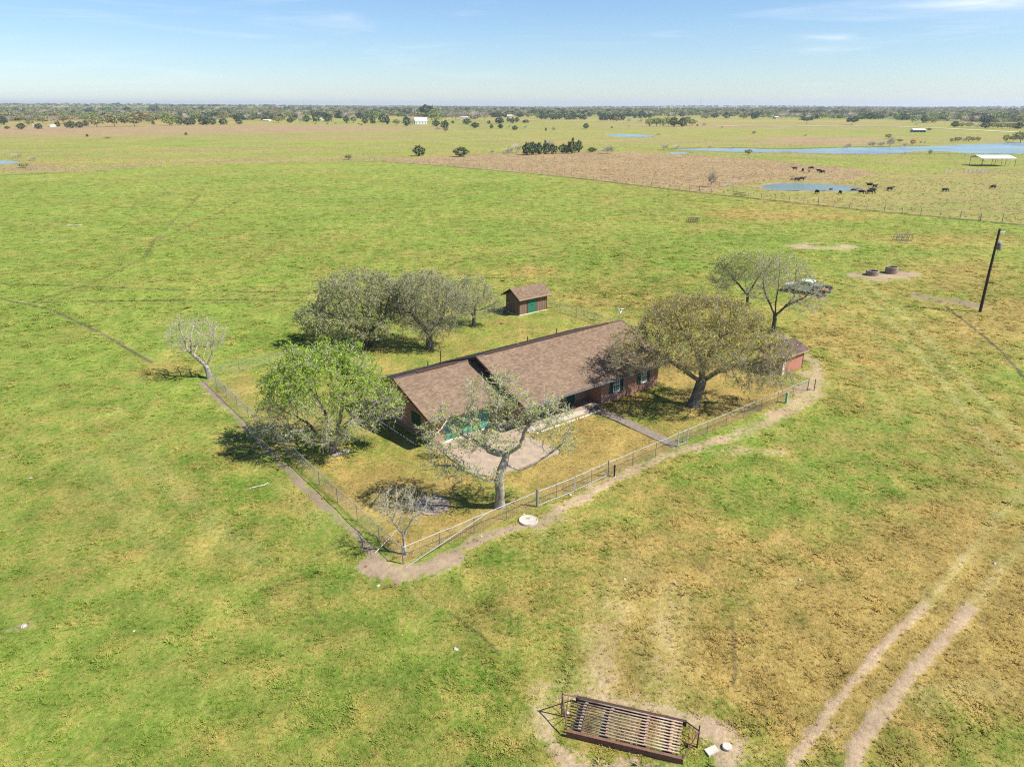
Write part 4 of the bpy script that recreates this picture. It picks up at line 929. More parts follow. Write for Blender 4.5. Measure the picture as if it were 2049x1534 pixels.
for x in (2.1, -2.1):
    for s in (-1, 1):
        w = empty('wheel', None, None, (x, s*.88, .38)); w.parent = tr; w.rotation_euler = (math.pi/2*-s, 0, 0); link('tyre', tyre, w); link('rim', rim, w)
# metal canopy, corral panels
cp = G(1963, 333); cq = G(2028, 333); Lc = (cq-cp).length
ca = empty('open_canopy', 'open-sided shelter with a white sheet roof on thin posts in the right pasture', 'shelter', cp+Vector((0, 0, 0)), math.atan2((cq-cp).y, (cq-cp).x))
hc = hgt(1963, 333, 316)
MB().add([(-.5, -1, hc-.2), (Lc+.3, -1, hc-.2), (Lc+.3, 5, hc+.9), (-.5, 5, hc+.9), (Lc+.3, 9, hc-.1), (-.5, 9, hc-.1)], [(0, 1, 2, 3), (3, 2, 4, 5)]).build('roof', M['metalroof'], ca)
mdp = ca.children[0].modifiers.new('t', 'SOLIDIFY'); mdp.thickness = .12
for x in (0, Lc*.38, Lc*.7, Lc): 
    for y in (-.6, 8.6): MB().tube([(x, y, -.2), (x, y, hc-.1 if y < 5 else hc-.05)], .09, 6).build('post', M['rust'], ca)
for y in (-.6, 8.6): MB().tube([(0, y, hc-.3), (Lc, y, hc-.3)], .07, 5).build('beam', M['rust'], ca)
for i, (x0, x1, y_) in enumerate(((1930, 1945, 346.5), (1946, 1962, 346), (1964, 1976, 346), (1890, 1905, 347))):
    a, b_ = G(x0, y_), G(x1, y_); L_ = (b_-a).length
    e = empty('corral_panel', ['pale corral panel left of two others under the white shelter', 'middle pale corral panel below the white shelter', 'right-hand pale corral panel below the white shelter', 'detached corral panel furthest left of the shelter'][i], 'corral panel', a, math.atan2((b_-a).y, (b_-a).x), 'corral panels')
    for z in (.3, .6, .9, 1.2, 1.5): MB().tube([(0, 0, z), (L_, 0, z)], .05, 4).build('rail', M['concrete_lt'], e)
    for x in (0, L_/2, L_): MB().tube([(x, 0, 0), (x, 0, 1.6)], .06, 4).build('post', M['concrete_lt'], e)
def building(px, py, wpx, htop, depth, lab, wallm, roofm, rz=0, cat='building', name='farm_building', rise=.35):
    g = G(px, py); s = mpp(px, py); w_ = wpx*s; H_ = max(2.4, hgt(px, py, htop)); g.z = zt(g.x, g.y)
    e = empty(name, lab, cat, g, rz); he = H_*(1-rise)
    MB().box(-w_/2, 0, -2, w_/2, depth, he).build('wall', M[wallm], e)
    MB().add([(-w_/2-.4, -.5, he), (w_/2+.4, -.5, he), (w_/2+.4, depth/2, H_), (-w_/2-.4, depth/2, H_), (w_/2+.4, depth+.5, he), (-w_/2-.4, depth+.5, he)], [(0, 1, 2, 3), (3, 2, 4, 5), (0, 3, 5), (1, 4, 2), (0, 5, 4, 1)]).build('roof', M[roofm], e)
    return e, w_, he
e, w_, he = building(1840, 265, 23, 258, 9, 'blue-grey metal barn with white roof beyond the lake', 'bluewall', 'metalroof', -.15, 'barn', 'metal_barn', .35)
for k in range(4): MB().box(-w_/2+w_*(k+.1)/4, -.06, .2, -w_/2+w_*(k+.8)/4, -.01, he*.8).build('bay_door', M['darkgrey'], e)
e, w_, he = building(843, 249, 24, 235, 11, 'white farmhouse with white metal roof among the far trees', 'white', 'metalroof', .3, 'farmhouse', 'farmhouse', .5)
for k in range(4): f_ = MB().box(-w_/2+w_*(k+.3)/4, -.08, 1, -w_/2+w_*(k+.6)/4, -.01, 2.4).build('window', M['glass'], e)
BL = [(928, 240, 16, 233, 'smaller white house right of the white farmhouse'), (58, 231, 9, 226, 'white-roofed shed far off among the left trees'), (27, 237, 7, 234, 'low white shed at the left edge behind trees'), (52, 237.5, 7, 235, 'tiny white shed below the far-left white roof'),
      (239, 229, 8, 225, 'pale house beyond the row of big oaks'), (355, 225, 11, 222, 'long white shed on the distant left rise'), (380, 223, 9, 220, 'white and orange shed on the distant left rise'), (98, 254, 5, 252, 'small white trailer beside the left tree row'),
      (68, 254, 4, 252, 'tiny white tank at the far left tree row'), (1740, 234.5, 16, 230, 'pale greenhouse-like building behind the right woods'), (1790, 234, 12, 231, 'white house deep in the right woods'), (1900, 239.5, 14, 236, 'grey-roofed house at right behind the dark shrubs'),
      (1978, 240.5, 22, 237, 'long pale barn near the right edge'), (2024, 241.5, 16, 238, 'white barn at the far right'), (1560, 227.5, 9, 224, 'white house above the middle woods'), (1555, 238, 5, 233, 'small cream shed behind the right pasture fence'),
      (1322, 219, 10, 216.5, 'white shed in the distant middle haze'), (1338, 219.5, 7, 217, 'second white shed right of another in the distant haze'), (640, 240, 8, 237, 'white-roofed shed behind the centre-left tree row'), (532, 242.5, 12, 239, 'blue-grey shed left of the centre tree row'),
      (1020, 238, 10, 229.5, 'pale blue roofed house left of the dark pine row'), (1955, 221.5, 5, 219, 'distant white house on the right skyline'), (2024, 221, 7, 219, 'distant white barn on the far right skyline'), (775, 219.5, 6, 217.5, 'tiny pale house on the horizon left of centre'), (1770, 236, 4, 233.5, 'cream gable in the right woods'), (1835, 241, 10, 238.5, 'light shed at right just above the pasture')]
for i, (px, py, w, tp, lab) in enumerate(BL): building(px, py, w, tp, 8+i % 4*2, lab, 'white' if i % 3 else 'cream', 'metalroof' if i % 4 else 'concrete_lt', random.uniform(-.5, .5), 'building')

# ------------------------------------------------------------------ trees near the house: grown branch skeletons
def frusta(A, B, ra, rb, k=3):
    """numpy: k-sided tapered sticks from A to B"""
    n = len(A); D = B-A; D /= np.linalg.norm(D, axis=1, keepdims=True)+1e-9
    ref = np.where(np.abs(D[:, 2:3]) < .9, np.array([[0, 0, 1.]]), np.array([[1., 0, 0]]))
    U = np.cross(D, ref); U /= np.linalg.norm(U, axis=1, keepdims=True)+1e-9; V_ = np.cross(D, U)
    vs = []
    for P_, r_ in ((A, ra), (B, rb)):
        for j in range(k):
            t = 2*math.pi*j/k; vs.append(P_+(U*math.cos(t)+V_*math.sin(t))*np.asarray(r_).reshape(-1, 1))
    verts = np.stack(vs, 1).reshape(-1, 3); b0 = np.arange(n)[:, None]*(2*k)
    F_ = np.concatenate([b0+np.array([[j, (j+1) % k, k+(j+1) % k, k+j]]) for j in range(k)], 0)
    return verts, F_
def leaf_quads(P_, size, r_, flat=.0):
    n = len(P_); a = r_.normal(size=(n, 3)); a[:, 2] *= (1-flat); a /= np.linalg.norm(a, axis=1, keepdims=True)
    b_ = r_.normal(size=(n, 3)); b_ -= a*np.sum(a*b_, 1, keepdims=True); b_ /= np.linalg.norm(b_, axis=1, keepdims=True)
    s = (size*r_.uniform(.6, 1.35, n))[:, None]; a = a*s; b_ = b_*s*.55
    return np.stack([P_-a, P_-b_*.9, P_+a, P_+b_*.9], 1).reshape(-1, 3), (np.arange(n)[:, None]*4+np.arange(4)[None])
def tree(name, label, cat, base, trunks, blobs, n_att, R0, step=.38, di=3.2, dk=.75, tip=.013, twigs=5, twig_len=.6, droop=0., leaves=3, leaf=.06,
         bark='bark', twigm='twig', leafm='leafolive', seed=1, jit=.12, group=None, flat=0., subt=2, leafshell=0., shell=.55, lean=0.):
    """trunks: polylines (local) the crown grows from; blobs: (cx,cy,cz,rx,ry,rz,weight) crown volumes"""
    rs_ = np.random.default_rng(seed); pr = random.Random(seed)
    if lean: trunks = [[(x, y-lean*z/7, z*(1+.05*lean*z/7)) for x, y, z in tk] for tk in trunks]; blobs = [(a, b-lean*c/7, c*(1+.05*lean*c/7), *q) for a, b, c, *q in blobs]
    att = []; wsum = sum(b[6] for b in blobs)
    for (cx, cy, cz, rx, ry, rz, w) in blobs:
        n = int(n_att*w/wsum); d = rs_.normal(size=(n, 3)); d /= np.linalg.norm(d, axis=1, keepdims=True)
        rad = rs_.uniform(shell**3, 1, n)**(1/3); p = d*rad[:, None]*np.array([rx, ry, rz])+np.array([cx, cy, cz]); att.append(p[p[:, 2] > .5])
    att = [Vector(a) for a in np.concatenate(att)]
    nodes = []; par = []
    for tk in trunks:
        prev = -1
        if nodes and tk[0] is not None and (Vector(tk[0])-nodes[0]).length > .01:
            prev = min(range(len(nodes)), key=lambda i: (nodes[i]-Vector(tk[0])).length)
        elif nodes: prev = 0
        pts = [Vector(p) for p in tk]
        for a, b in zip(pts[:-1], pts[1:]):
            m_ = max(1, int((b-a).length/step))
            for i in range(m_+1):
                if i == 0 and (prev >= 0): continue
                p = a.lerp(b, i/m_)+Vector((pr.uniform(-1, 1), pr.uniform(-1, 1), 0))*(.04 if nodes else 0)
                nodes.append(p); par.append(prev); prev = len(nodes)-1
    alive = att; it = 0
    while alive and it < 60:
        it += 1; kd = kdtree.KDTree(len(nodes))
        for i, n in enumerate(nodes): kd.insert(n, i)
        kd.balance(); acc = {}
        for a in alive:
            co, i, d = kd.find(a)
            if d < di or it < 4:
                acc.setdefault(i, Vector()); acc[i] += (a-co).normalized()
        new = []
        for i, d in acc.items():
            d = d.normalized()+Vector((pr.uniform(-jit, jit), pr.uniform(-jit, jit), pr.uniform(-jit, jit)-droop*.1))
            p = nodes[i]+d.normalized()*step
            new.append((p, i))
        if not new: break
        kd2 = kdtree.KDTree(len(new))
        for j, (p, i) in enumerate(new): kd2.insert(p, j)
        kd2.balance(); n0 = len(nodes)
        for p, i in new: nodes.append(p); par.append(i)
        alive = [a for a in alive if kd2.find(a)[2] > dk]
    nn = len(nodes); kids = [[] for _ in range(nn)]
    for i, p in enumerate(par):
        if p >= 0: kids[p].append(i)
    cnt = [0]*nn
    for i in range(nn-1, -1, -1):
        cnt[i] = max(1, sum(cnt[k] for k in kids[i])) if kids[i] else 1
        # parents always precede children
    pw = math.log(max(2, cnt[0]))/math.log(R0/tip); rad = [tip*cnt[i]**(1/pw) for i in range(nn)]
    t = empty(name, label, cat, base, 0, group)
    # chains
    chains = []; stack = [(0, None)]
    while stack:
        i, p = stack.pop(); ch = ([p] if p is not None else [])+[i]; cur = i
        while kids[cur]:
            ks = sorted(kids[cur], key=lambda k: -cnt[k])
            for k in ks[1:]: stack.append((k, cur))
            cur = ks[0]; ch.append(cur)
        chains.append(ch)
    thick = MB(); mid = MB(); first = True; nl = 0
    for ch in chains:
        pts = [nodes[i] for i in ch]; rr_ = [rad[i] for i in ch]
        if ch[0] != 0 and len(rr_) > 1: rr_[0] = min(rr_[0], rr_[1]*1.25)
        if len(pts) < 2: continue
        if ch[0] == 0 or first:
            pts = [pts[0]-Vector((0, 0, .3))]+pts; rr_ = [rr_[0]*1.45]+[r_*(1+.38*math.exp(-max(0, p.z)/.35)) for r_, p in zip(rr_, pts[1:])]
            MB().tube(pts, rr_, 10).build('trunk', M[bark], t, smooth=True); first = False
        elif rr_[1] > R0*.33 and nl < 14:
            MB().tube(pts, rr_, 7).build('limb', M[bark], t, smooth=True); nl += 1
        else: mid.tube(pts, rr_, 5 if rr_[1] > .045 else 3, cap=False)
    if mid.v:
        o = mid.build('branches', M[bark] if twigm == 'twigolive' else M[twigm], t, smooth=True)
    # twigs
    idx = [i for i in range(nn) if rad[i] < tip*2.6]
    P_ = np.array([nodes[i] for i in idx]); Q = np.array([nodes[par[i]] if par[i] >= 0 else nodes[i]-Vector((0, 0, .1)) for i in idx]); D = P_-Q
    D /= np.linalg.norm(D, axis=1, keepdims=True)+1e-9
    P_ = np.repeat(P_, twigs, 0); D = np.repeat(D, twigs, 0); Q = np.repeat(Q, twigs, 0); n = len(P_)
    P_ = P_+(Q-P_)*rs_.uniform(0, 1, (n, 1)); D = D*.7+rs_.normal(size=(n, 3))*.62; D[:, 2] -= droop
    D /= np.linalg.norm(D, axis=1, keepdims=True); L_ = twig_len*rs_.uniform(.5, 1.3, (n, 1)); E_ = P_+D*L_
    V1, F1 = frusta(P_, E_, np.full(n, tip*.85), np.full(n, tip*.3))
    P2 = np.repeat(P_, subt, 0); D2 = np.repeat(D, subt, 0); L2 = np.repeat(L_, subt, 0); n2 = len(P2)
    P2 = P2+D2*L2*rs_.uniform(.2, .95, (n2, 1)); D2 = D2*.8+rs_.normal(size=(n2, 3))*.6; D2[:, 2] -= droop*1.2
    D2 /= np.linalg.norm(D2, axis=1, keepdims=True)+1e-9; E2 = P2+D2*L2*.6*rs_.uniform(.5, 1.2, (n2, 1))
    V2, F2 = frusta(P2, E2, np.full(n2, tip*.55), np.full(n2, tip*.25))
    me = np_mesh('twigs', np.concatenate([V1, V2]), np.concatenate([F1, F2+len(V1)]), M[twigm])
    tag(link('twigs', me, t), kind='stuff')
    if leaves > 0:
        n3 = int(n2*leaves); k = rs_.integers(0, n2, n3); LP = P2[k]+(E2[k]-P2[k])*rs_.uniform(.2, 1.1, (n3, 1))+rs_.normal(size=(n3, 3))*.03
        ck = np.sin(LP[:, 0]*2.3+seed)*np.sin(LP[:, 1]*2.6+seed*.7)*np.sin(LP[:, 2]*2.9)+.5*np.sin(LP[:, 0]*4.7)*np.sin(LP[:, 2]*5.3+seed); LP = LP[(ck > 0) | (rs_.uniform(0, 1, len(LP)) < .66)]; n3 = len(LP)
        if leafshell > 0:
            zc_ = LP[:, 2]; keep = rs_.uniform(0, 1, n3) < (1-leafshell)+leafshell*ss(zc_, np.percentile(zc_, 20), np.percentile(zc_, 75)); LP = LP[keep]
        V3, F3 = leaf_quads(LP, leaf, rs_, flat)
        tag(link('foliage', np_mesh('foliage', V3, F3, M[leafm]), t), kind='stuff')
    return t
T = tree
# pale bare tree at the back-left fence corner
T('bare_tree', 'pale leafless tree standing at the back left corner of the fence', 'tree', G(420, 756), [[(0,0,0),(-.15,0,1.2),(-.35,.1,2.1)],[(-.15,0,1.2),(.6,.2,2.6)],[(-.15,0,1.2),(-1.6,-.2,3.0)]],
  [(-.8,0,4.3,3.2,2.6,1.9,1),(.9,.2,4.3,1.6,1.6,1.5,.4)], 420, .23, step=.3, tip=.016, twigs=2, twig_len=.8, droop=-.4, leaves=0.27, leaf=0.065, bark='barkpale', leafm='leafyellow', seed=3, dk=.55, shell=.3)
# bright green multi-trunk tree
T('green_tree', 'bushy bright yellow-green tree with several trunks between left fence and garage', 'tree', G(665, 905), [[(0,0,0),(-.1,.1,1.5),(-.3,.2,3.6)],[(0,0,0),(.5,.1,1.6),(1.0,.3,3.6)],[(0,0,0),(-.5,-.2,1.2),(-1.6,-.4,2.8)],[(.5,.1,1.6),(2.2,.2,3.2)]],
  [(-.1,.4,5.8,4.4,3.8,2.9,1.4),(-3.2,-.3,3.5,2.3,2.3,1.5,.5),(3.4,.6,4.2,2.4,2.2,1.8,.5),(-.4,-1.6,3.2,3.6,2.1,1.8,.5),(2.3,-1,3.2,1.8,1.7,1.4,.25),(-4.3,2.2,4.9,1.8,1.8,1.1,.2),(1.6,1.2,7.6,1.5,1.5,1.2,.15),(-2.2,1,7.3,1.5,1.5,1.1,.15),(4.9,.2,3.6,1.0,1.0,1.0,.08),(-5.0,-1.2,2.6,1.1,1.1,1.0,.1)], 1600, .30, tip=.013, twigs=6, twig_len=.75, droop=.05, leaves=7.0, leaf=0.076, bark='barkdark', leafm='leafgreen', seed=5, dk=.62, leafshell=.85, shell=.45)
# grey-olive live oaks behind
T('live_oak', 'broad grey-olive oak, leftmost of the clump behind the house', 'tree', G(735, 692), [[(0,0,0),(.1,0,1.4),(.2,.1,2.4)],[(.1,0,1.4),(-2.2,-.2,2.8)],[(.1,0,1.4),(2.2,.3,3.3)]],
  [(-.4,.6,5.9,5.2,4.4,2.7,1.2),(-5.2,-.3,3.5,2.6,2.4,1.7,.45),(3.2,.4,5.2,2.8,3,2.3,.5),(-2.5,-2.2,3.4,3.4,2,1.7,.4),(.9,-2.6,3.3,3,2,1.5,.35)], 1750, .42, tip=.013, twigs=7, twig_len=.75, droop=.1, leaves=3.70, leaf=0.088, bark='barkdark', twigm='twigolive', leafm='leafolive', seed=8, dk=.62, shell=.45)
T('live_oak', 'grey-olive oak with the plainly visible pale trunk right of the clump behind the house', 'tree', G(860, 698), [[(0,0,0),(0,0,1.8),(-.1,.1,3.2)],[(0,0,1.8),(1.6,.2,3.6)],[(0,0,1.8),(-1.6,0,3.8)]],
  [(-.5,.5,6.4,3.8,3.6,2.4,1.1),(2.2,.4,5.0,2.8,2.4,2.2,.5),(-2.2,0,4.2,2.4,2.2,1.9,.4),(.7,-1.2,3.5,2.9,1.8,1.7,.4)], 1250, .34, tip=.013, twigs=7, twig_len=.8, droop=.35, leaves=2.46, leaf=0.081, bark='bark', twigm='twigolive', leafm='leafolive', seed=9, dk=.62, shell=.45)
T('live_oak', 'small grey drooping oak nearest the wooden shed', 'tree', G(948, 652), [[(0,0,0),(.1,0,1.2),(.2,.1,2.4)],[(.1,0,1.2),(-1.2,0,2.8)]],
  [(-.5,.2,4.2,3.0,2.4,2.1,1),(1.9,0,3.0,1.8,1.5,1.3,.35),(-2,0,3,1.6,1.4,1.3,.3)], 640, .22, tip=.013, twigs=7, twig_len=.8, droop=.3, leaves=1.97, leaf=0.078, bark='bark', twigm='twigolive', leafm='leafolive', seed=12, dk=.62, shell=.45)
# sparse front tree, thick pale trunk
T('pecan_tree', 'sparse half-bare tree with thick pale trunk in front of the garage', 'tree', G(1000, 1013), [
   [(0,0,0),(.02,.02,1.4),(.0,.05,2.5),(.25,.5,3.2),(.4,.8,3.7)], [(.02,.02,2.3),(-.8,-.1,2.3),(-1.7,0,2.75),(-3.0,.2,3.3),(-4.0,.3,3.2)], [(.4,.8,3.7),(-.7,1.2,3.9),(-1.1,1.4,4.9),(-1.7,1.9,6.4)], [(-1.1,1.4,4.9),(-.3,1.8,5.9),(0,2.2,7.4)],
   [(.4,.8,3.7),(1.3,1.0,4.3),(1.7,1.3,5.4),(2.6,1.6,6.4)], [(.25,.5,3.2),(1.4,.2,2.9),(2.4,.4,3.4),(3.9,.8,4.4)], [(-.7,1.2,3.9),(-2.4,1.6,4.9),(-3.6,1.8,6.0)]],
  [(-3.2,1.2,5.3,2.1,2,1.7,.8),(-.2,2.2,7.4,2.3,1.8,1.7,.7),(2.6,1.5,6.2,2.3,1.8,1.6,.7),(-3.2,.2,3.2,1.9,1.3,1.1,.45),(-1.0,.8,5.6,2.2,1.8,1.6,.4),(3.8,.8,4.7,1.3,1.2,.9,.3),(-1.2,-.4,3.0,1.2,.9,.7,.12)], 900, .31, step=.3, tip=.017, twigs=4, twig_len=.6, droop=-.02, leaves=1.7, leaf=.062, bark='barkpale', leafm='leafgreen', seed=21, lean=1.7, dk=.52, jit=.32, di=2.6, shell=.2)
# small bare tree in the near fence corner
T('bare_tree', 'small leafless tree in the near corner of the chain link fence', 'tree', G(812, 1109), [[(0,0,0),(-.05,0,1.3),(-.25,.05,2.0)],[(-.05,0,1.3),(-.9,.1,2.7)],[(-.05,0,1.3),(.5,.1,2.4)]],
  [(-.5,.3,3.2,1.5,1.5,1.15,1),(.7,.2,3,.9,1,.9,.4)], 300, .085, step=.22, tip=.0105, twigs=3, twig_len=.6, droop=-.2, leaves=0.34, leaf=0.058, bark='barkpale', leafm='leafyellow', seed=31, dk=.42, shell=.25)
# the big spreading oak on the right
T('spreading_oak', 'big spreading oak with golden-olive crown right of the house', 'tree', G(1388, 812), [
   [(0,0,0),(.25,.1,1.2),(.5,.2,2.2),(.6,.4,3.6)], [(.5,.2,2.2),(-.9,.3,3.2),(-2.6,.2,4.4),(-4.2,.2,5.0)], [(.5,.2,2.2),(1.8,0,3.3),(3.6,-.2,4.0),(5.2,-.2,3.9)], [(.6,.4,3.6),(-.4,.8,5.4),(-1.4,1.2,6.8)], [(.6,.4,3.6),(1.6,.8,5.6),(2.6,1.2,7.0)], [(.5,.2,2.2),(.3,1.8,4.0),(0,3.4,5.2)]],
  [(.3,.9,7.6,5.3,4.8,2.6,1.5),(-4.9,.2,5.3,3.4,3.0,2.0,.6),(5.2,.2,5.0,3.5,3.0,2.1,.6),(1.8,-2.4,5.9,4.6,2.6,1.9,.5),(-1.5,-2.2,6.0,3.6,2.2,1.8,.4),(6.4,-.4,2.9,2.2,1.9,1.1,.22),(3.9,-1.8,3.2,1.9,1.6,1.1,.14)], 2300, .46, tip=.014, twigs=7, twig_len=.75, droop=.08, leaves=3.04, leaf=0.078, bark='bark', twigm='twigolive', leafm='leafgold', seed=41, dk=.64, leafshell=.72, shell=.5)
# two pale half-bare trees at the back right
T('half_bare_tree', 'pale half-bare tree with yellow-green tips, left of the pair before the truck', 'tree', G(1497, 613), [[(0,0,0),(-.3,0,1.6),(-.8,.2,3.4)],[(-.3,0,1.6),(-2.4,0,3.8)],[(-.3,0,1.6),(.9,.3,3.8)]],
  [(-1.2,.4,5.4,4.0,3.2,2.1,1.2),(-3.6,0,3.8,2.2,2,1.6,.4),(1.6,.3,5.2,2.4,2.2,1.9,.4)], 1300, .2, tip=.014, twigs=7, twig_len=.85, droop=-.05, leaves=3.33, leaf=0.085, bark='barkdark', leafm='leafyellow', seed=51, dk=.66, leafshell=.8, shell=.4)
T('half_bare_tree', 'tall pale half-bare tree behind the red outbuilding, right of the pair', 'tree', G(1546, 664), [[(0,0,0),(0,0,2.0),(-.1,.1,4.4)],[(0,0,2.0),(2.0,.1,4.2)],[(0,0,2.0),(-1.4,.1,4.6)],[(0,0,2.0),(1.2,-.4,3.4),(3.0,-.6,4.4)]],
  [(.1,.3,7.0,3.4,3.0,2.5,1.2),(3.4,-.2,4.9,2.6,2.2,1.9,.45),(-2.2,0,5.2,2.0,1.8,1.6,.35),(3.0,-.8,3.6,2.4,1.6,1.3,.2)], 1400, .23, tip=.014, twigs=4, twig_len=.8, droop=0., leaves=1.6, leaf=0.081, bark='barkdark', leafm='leafyellow', seed=52, dk=.66, leafshell=.85, shell=.4)
# bare shrub at the garage corner
T('bare_shrub', 'tangled grey leafless shrub at the garage corner by the drive', 'shrub', G(874, 915), [[(0,0,0),(.05,0,.4)],[(0,0,0),(-.4,.1,.6)],[(0,0,0),(.4,.1,.5)]], [(0,0,.95,.95,.7,.55,1)], 160, .04, step=.14, di=1.2, dk=.22, tip=.008, twigs=4, twig_len=.3, droop=.1, leaves=0.26, leaf=0.052, bark='barkdark', leafm='leafyellow', seed=61)

# ------------------------------------------------------------------ wire fences of the pasture
def wire_fence(label, pts, spacing, x0, x1):
    f = empty('wire_fence', label, 'fence', (0, 0, 0)); pm_ = [MB().tube([(0, 0, -.2), (0, 0, 1.6)], .1, 6).mesh('post', M['postwood']), MB().tube([(0, 0, -.2), (.04, 0, 1.5)], .075, 6).mesh('post', M['postwood']), MB().tube([(0, 0, -.2), (-.03, 0, 1.75)], .14, 6).mesh('post', M['postwood'])]
    P_ = []
    for a, b in zip(pts[:-1], pts[1:]):
        n = max(1, int((b-a).length/spacing)); P_ += [a.lerp(b, i/n) for i in range(n)]
    P_.append(pts[-1]); tops = []
    for i, p in enumerate(P_):
        o = link('post', pm_[2 if i % 9 == 0 else (1 if i % 2 else 0)], f); o.location = p; o.rotation_euler = (random.uniform(-.05, .05), random.uniform(-.05, .05), 0); o.scale = (1, 1, random.uniform(.85, 1.1))
    A = np.array([tuple(p) for p in P_[:-1]]); B = np.array([tuple(p) for p in P_[1:]]); V = []; F_ = []
    for z in (.35, .65, .95, 1.2):
        v, f_ = frusta(A+np.array([0, 0, z]), B+np.array([0, 0, z]), np.full(len(A), .007), np.full(len(A), .007)); F_.append(f_+sum(len(q) for q in V)); V.append(v)
    tag(link('wires', np_mesh('wires', np.concatenate(V), np.concatenate(F_), M['wire']), f), kind='stuff')
wire_fence('long wire pasture fence with pale wooden posts running to the right edge', FENCE_R, 4.0, 0, 0)
wire_fence('wire pasture fence along the far side of the left meadow', FENCE_L, 5.0, 0, 0)
wire_fence('distant wire fence descending toward the grey thicket beyond the brown field', [G(930, 267), G(990, 280), G(1040, 287)], 9, 0, 0)
wire_fence('distant wire fence with short posts along the near lake shore', [G(1810, 309.5), G(1870, 310), G(1960, 313)], 6, 0, 0)
# wooden brace panel in the right fence
e = empty('fence_gate', 'low dark wooden gate standing in the long wire fence near the bare tree', 'gate', G(1466, 392), math.atan2((G(1492, 395)-G(1466, 392)).y, (G(1492, 395)-G(1466, 392)).x))
for z in (.3, .7, 1.1): MB().box(0, -.04, z, (G(1492, 395)-G(1466, 392)).length, .04, z+.12).build('rail', M['soffit'], e)

# ------------------------------------------------------------------ cattle
def cow_mesh(pose):
    V = []; E_ = []; Rr = []
    def ch(pts, rs_, root=None):
        p = root
        for q, r_ in zip(pts, rs_):
            V.append(q); Rr.append(r_); i = len(V)-1
            if p is not None: E_.append((p, i))
            p = i
        return p
    zb = 1.0 if pose != 'lie' else .48
    ch([(-.85, 0, zb+.05), (-.45, 0, zb), (.1, 0, zb-.04), (.6, 0, zb+.02), (.9, 0, zb+.08)], [(.25, .3), (.34, .38), (.37, .42), (.33, .38), (.22, .25)])
    tail, hip, belly, sh, nk = 0, 1, 2, 3, 4
    if pose == 'graze': ch([(1.2, 0, zb-.2), (1.4, 0, zb-.55), (1.48, 0, zb-.75), (1.58, 0, zb-.93)], [(.15, .19), (.11, .14), (.13, .14), (.07, .08)], nk)
    else: ch([(1.15, 0, zb+.25), (1.35, 0, zb+.38), (1.55, 0, zb+.3), (1.72, 0, zb+.2)], [(.15, .2), (.13, .15), (.11, .12), (.07, .08)], nk)
    if pose != 'lie':
        for s in (-1, 1):
            ch([(.62, s*.2, .62), (.64, s*.2, .35), (.63, s*.2, .02)], [(.12, .12), (.065, .065), (.06, .06)], sh)
            ch([(-.62, s*.21, .68), (-.72, s*.21, .4), (-.66, s*.21, .02)], [(.16, .15), (.07, .07), (.06, .06)], hip)
    else:
        for s in (-1, 1): ch([(.75, s*.34, .2), (1.05, s*.3, .08)], [(.1, .1), (.06, .06)], sh); ch([(-.4, s*.4, .2), (-.1, s*.48, .08)], [(.14, .13), (.07, .07)], hip)
    ch([(-1.06, 0, zb-.05), (-1.1, 0, max(.1, zb-.55))], [(.035, .035), (.05, .05)], tail)
    me = bpy.data.meshes.new('cow'); me.from_pydata(V, E_, []); me.update()
    o = bpy.data.objects.new('tmp', me); COL.objects.link(o); md = o.modifiers.new('s', 'SKIN'); md.use_smooth_shade = True
    for i, sv in enumerate(me.skin_vertices[0].data): sv.radius = Rr[i]; sv.use_root = (i == belly)
    o.modifiers.new('u', 'SUBSURF').levels = 1
    dg = bpy.context.evaluated_depsgraph_get(); m2_ = bpy.data.meshes.new_from_object(o.evaluated_get(dg)); bpy.data.objects.remove(o)
    m2_.materials.clear(); m2_.materials.append(M['cow']); m2_.name = 'cow'; return m2_
CM = {k: cow_mesh(k) for k in ('graze', 'stand', 'lie')}
ear = MB().add([(0, .1, 0), (.02, .3, .03), (-.06, .27, -.06), (-.05, .12, -.04)], [(0, 1, 2, 3)]).add([(0, -.1, 0), (.02, -.3, .03), (-.06, -.27, -.06), (-.05, -.12, -.04)], [(0, 1, 2, 3)]).mesh('ears', M['cow'])
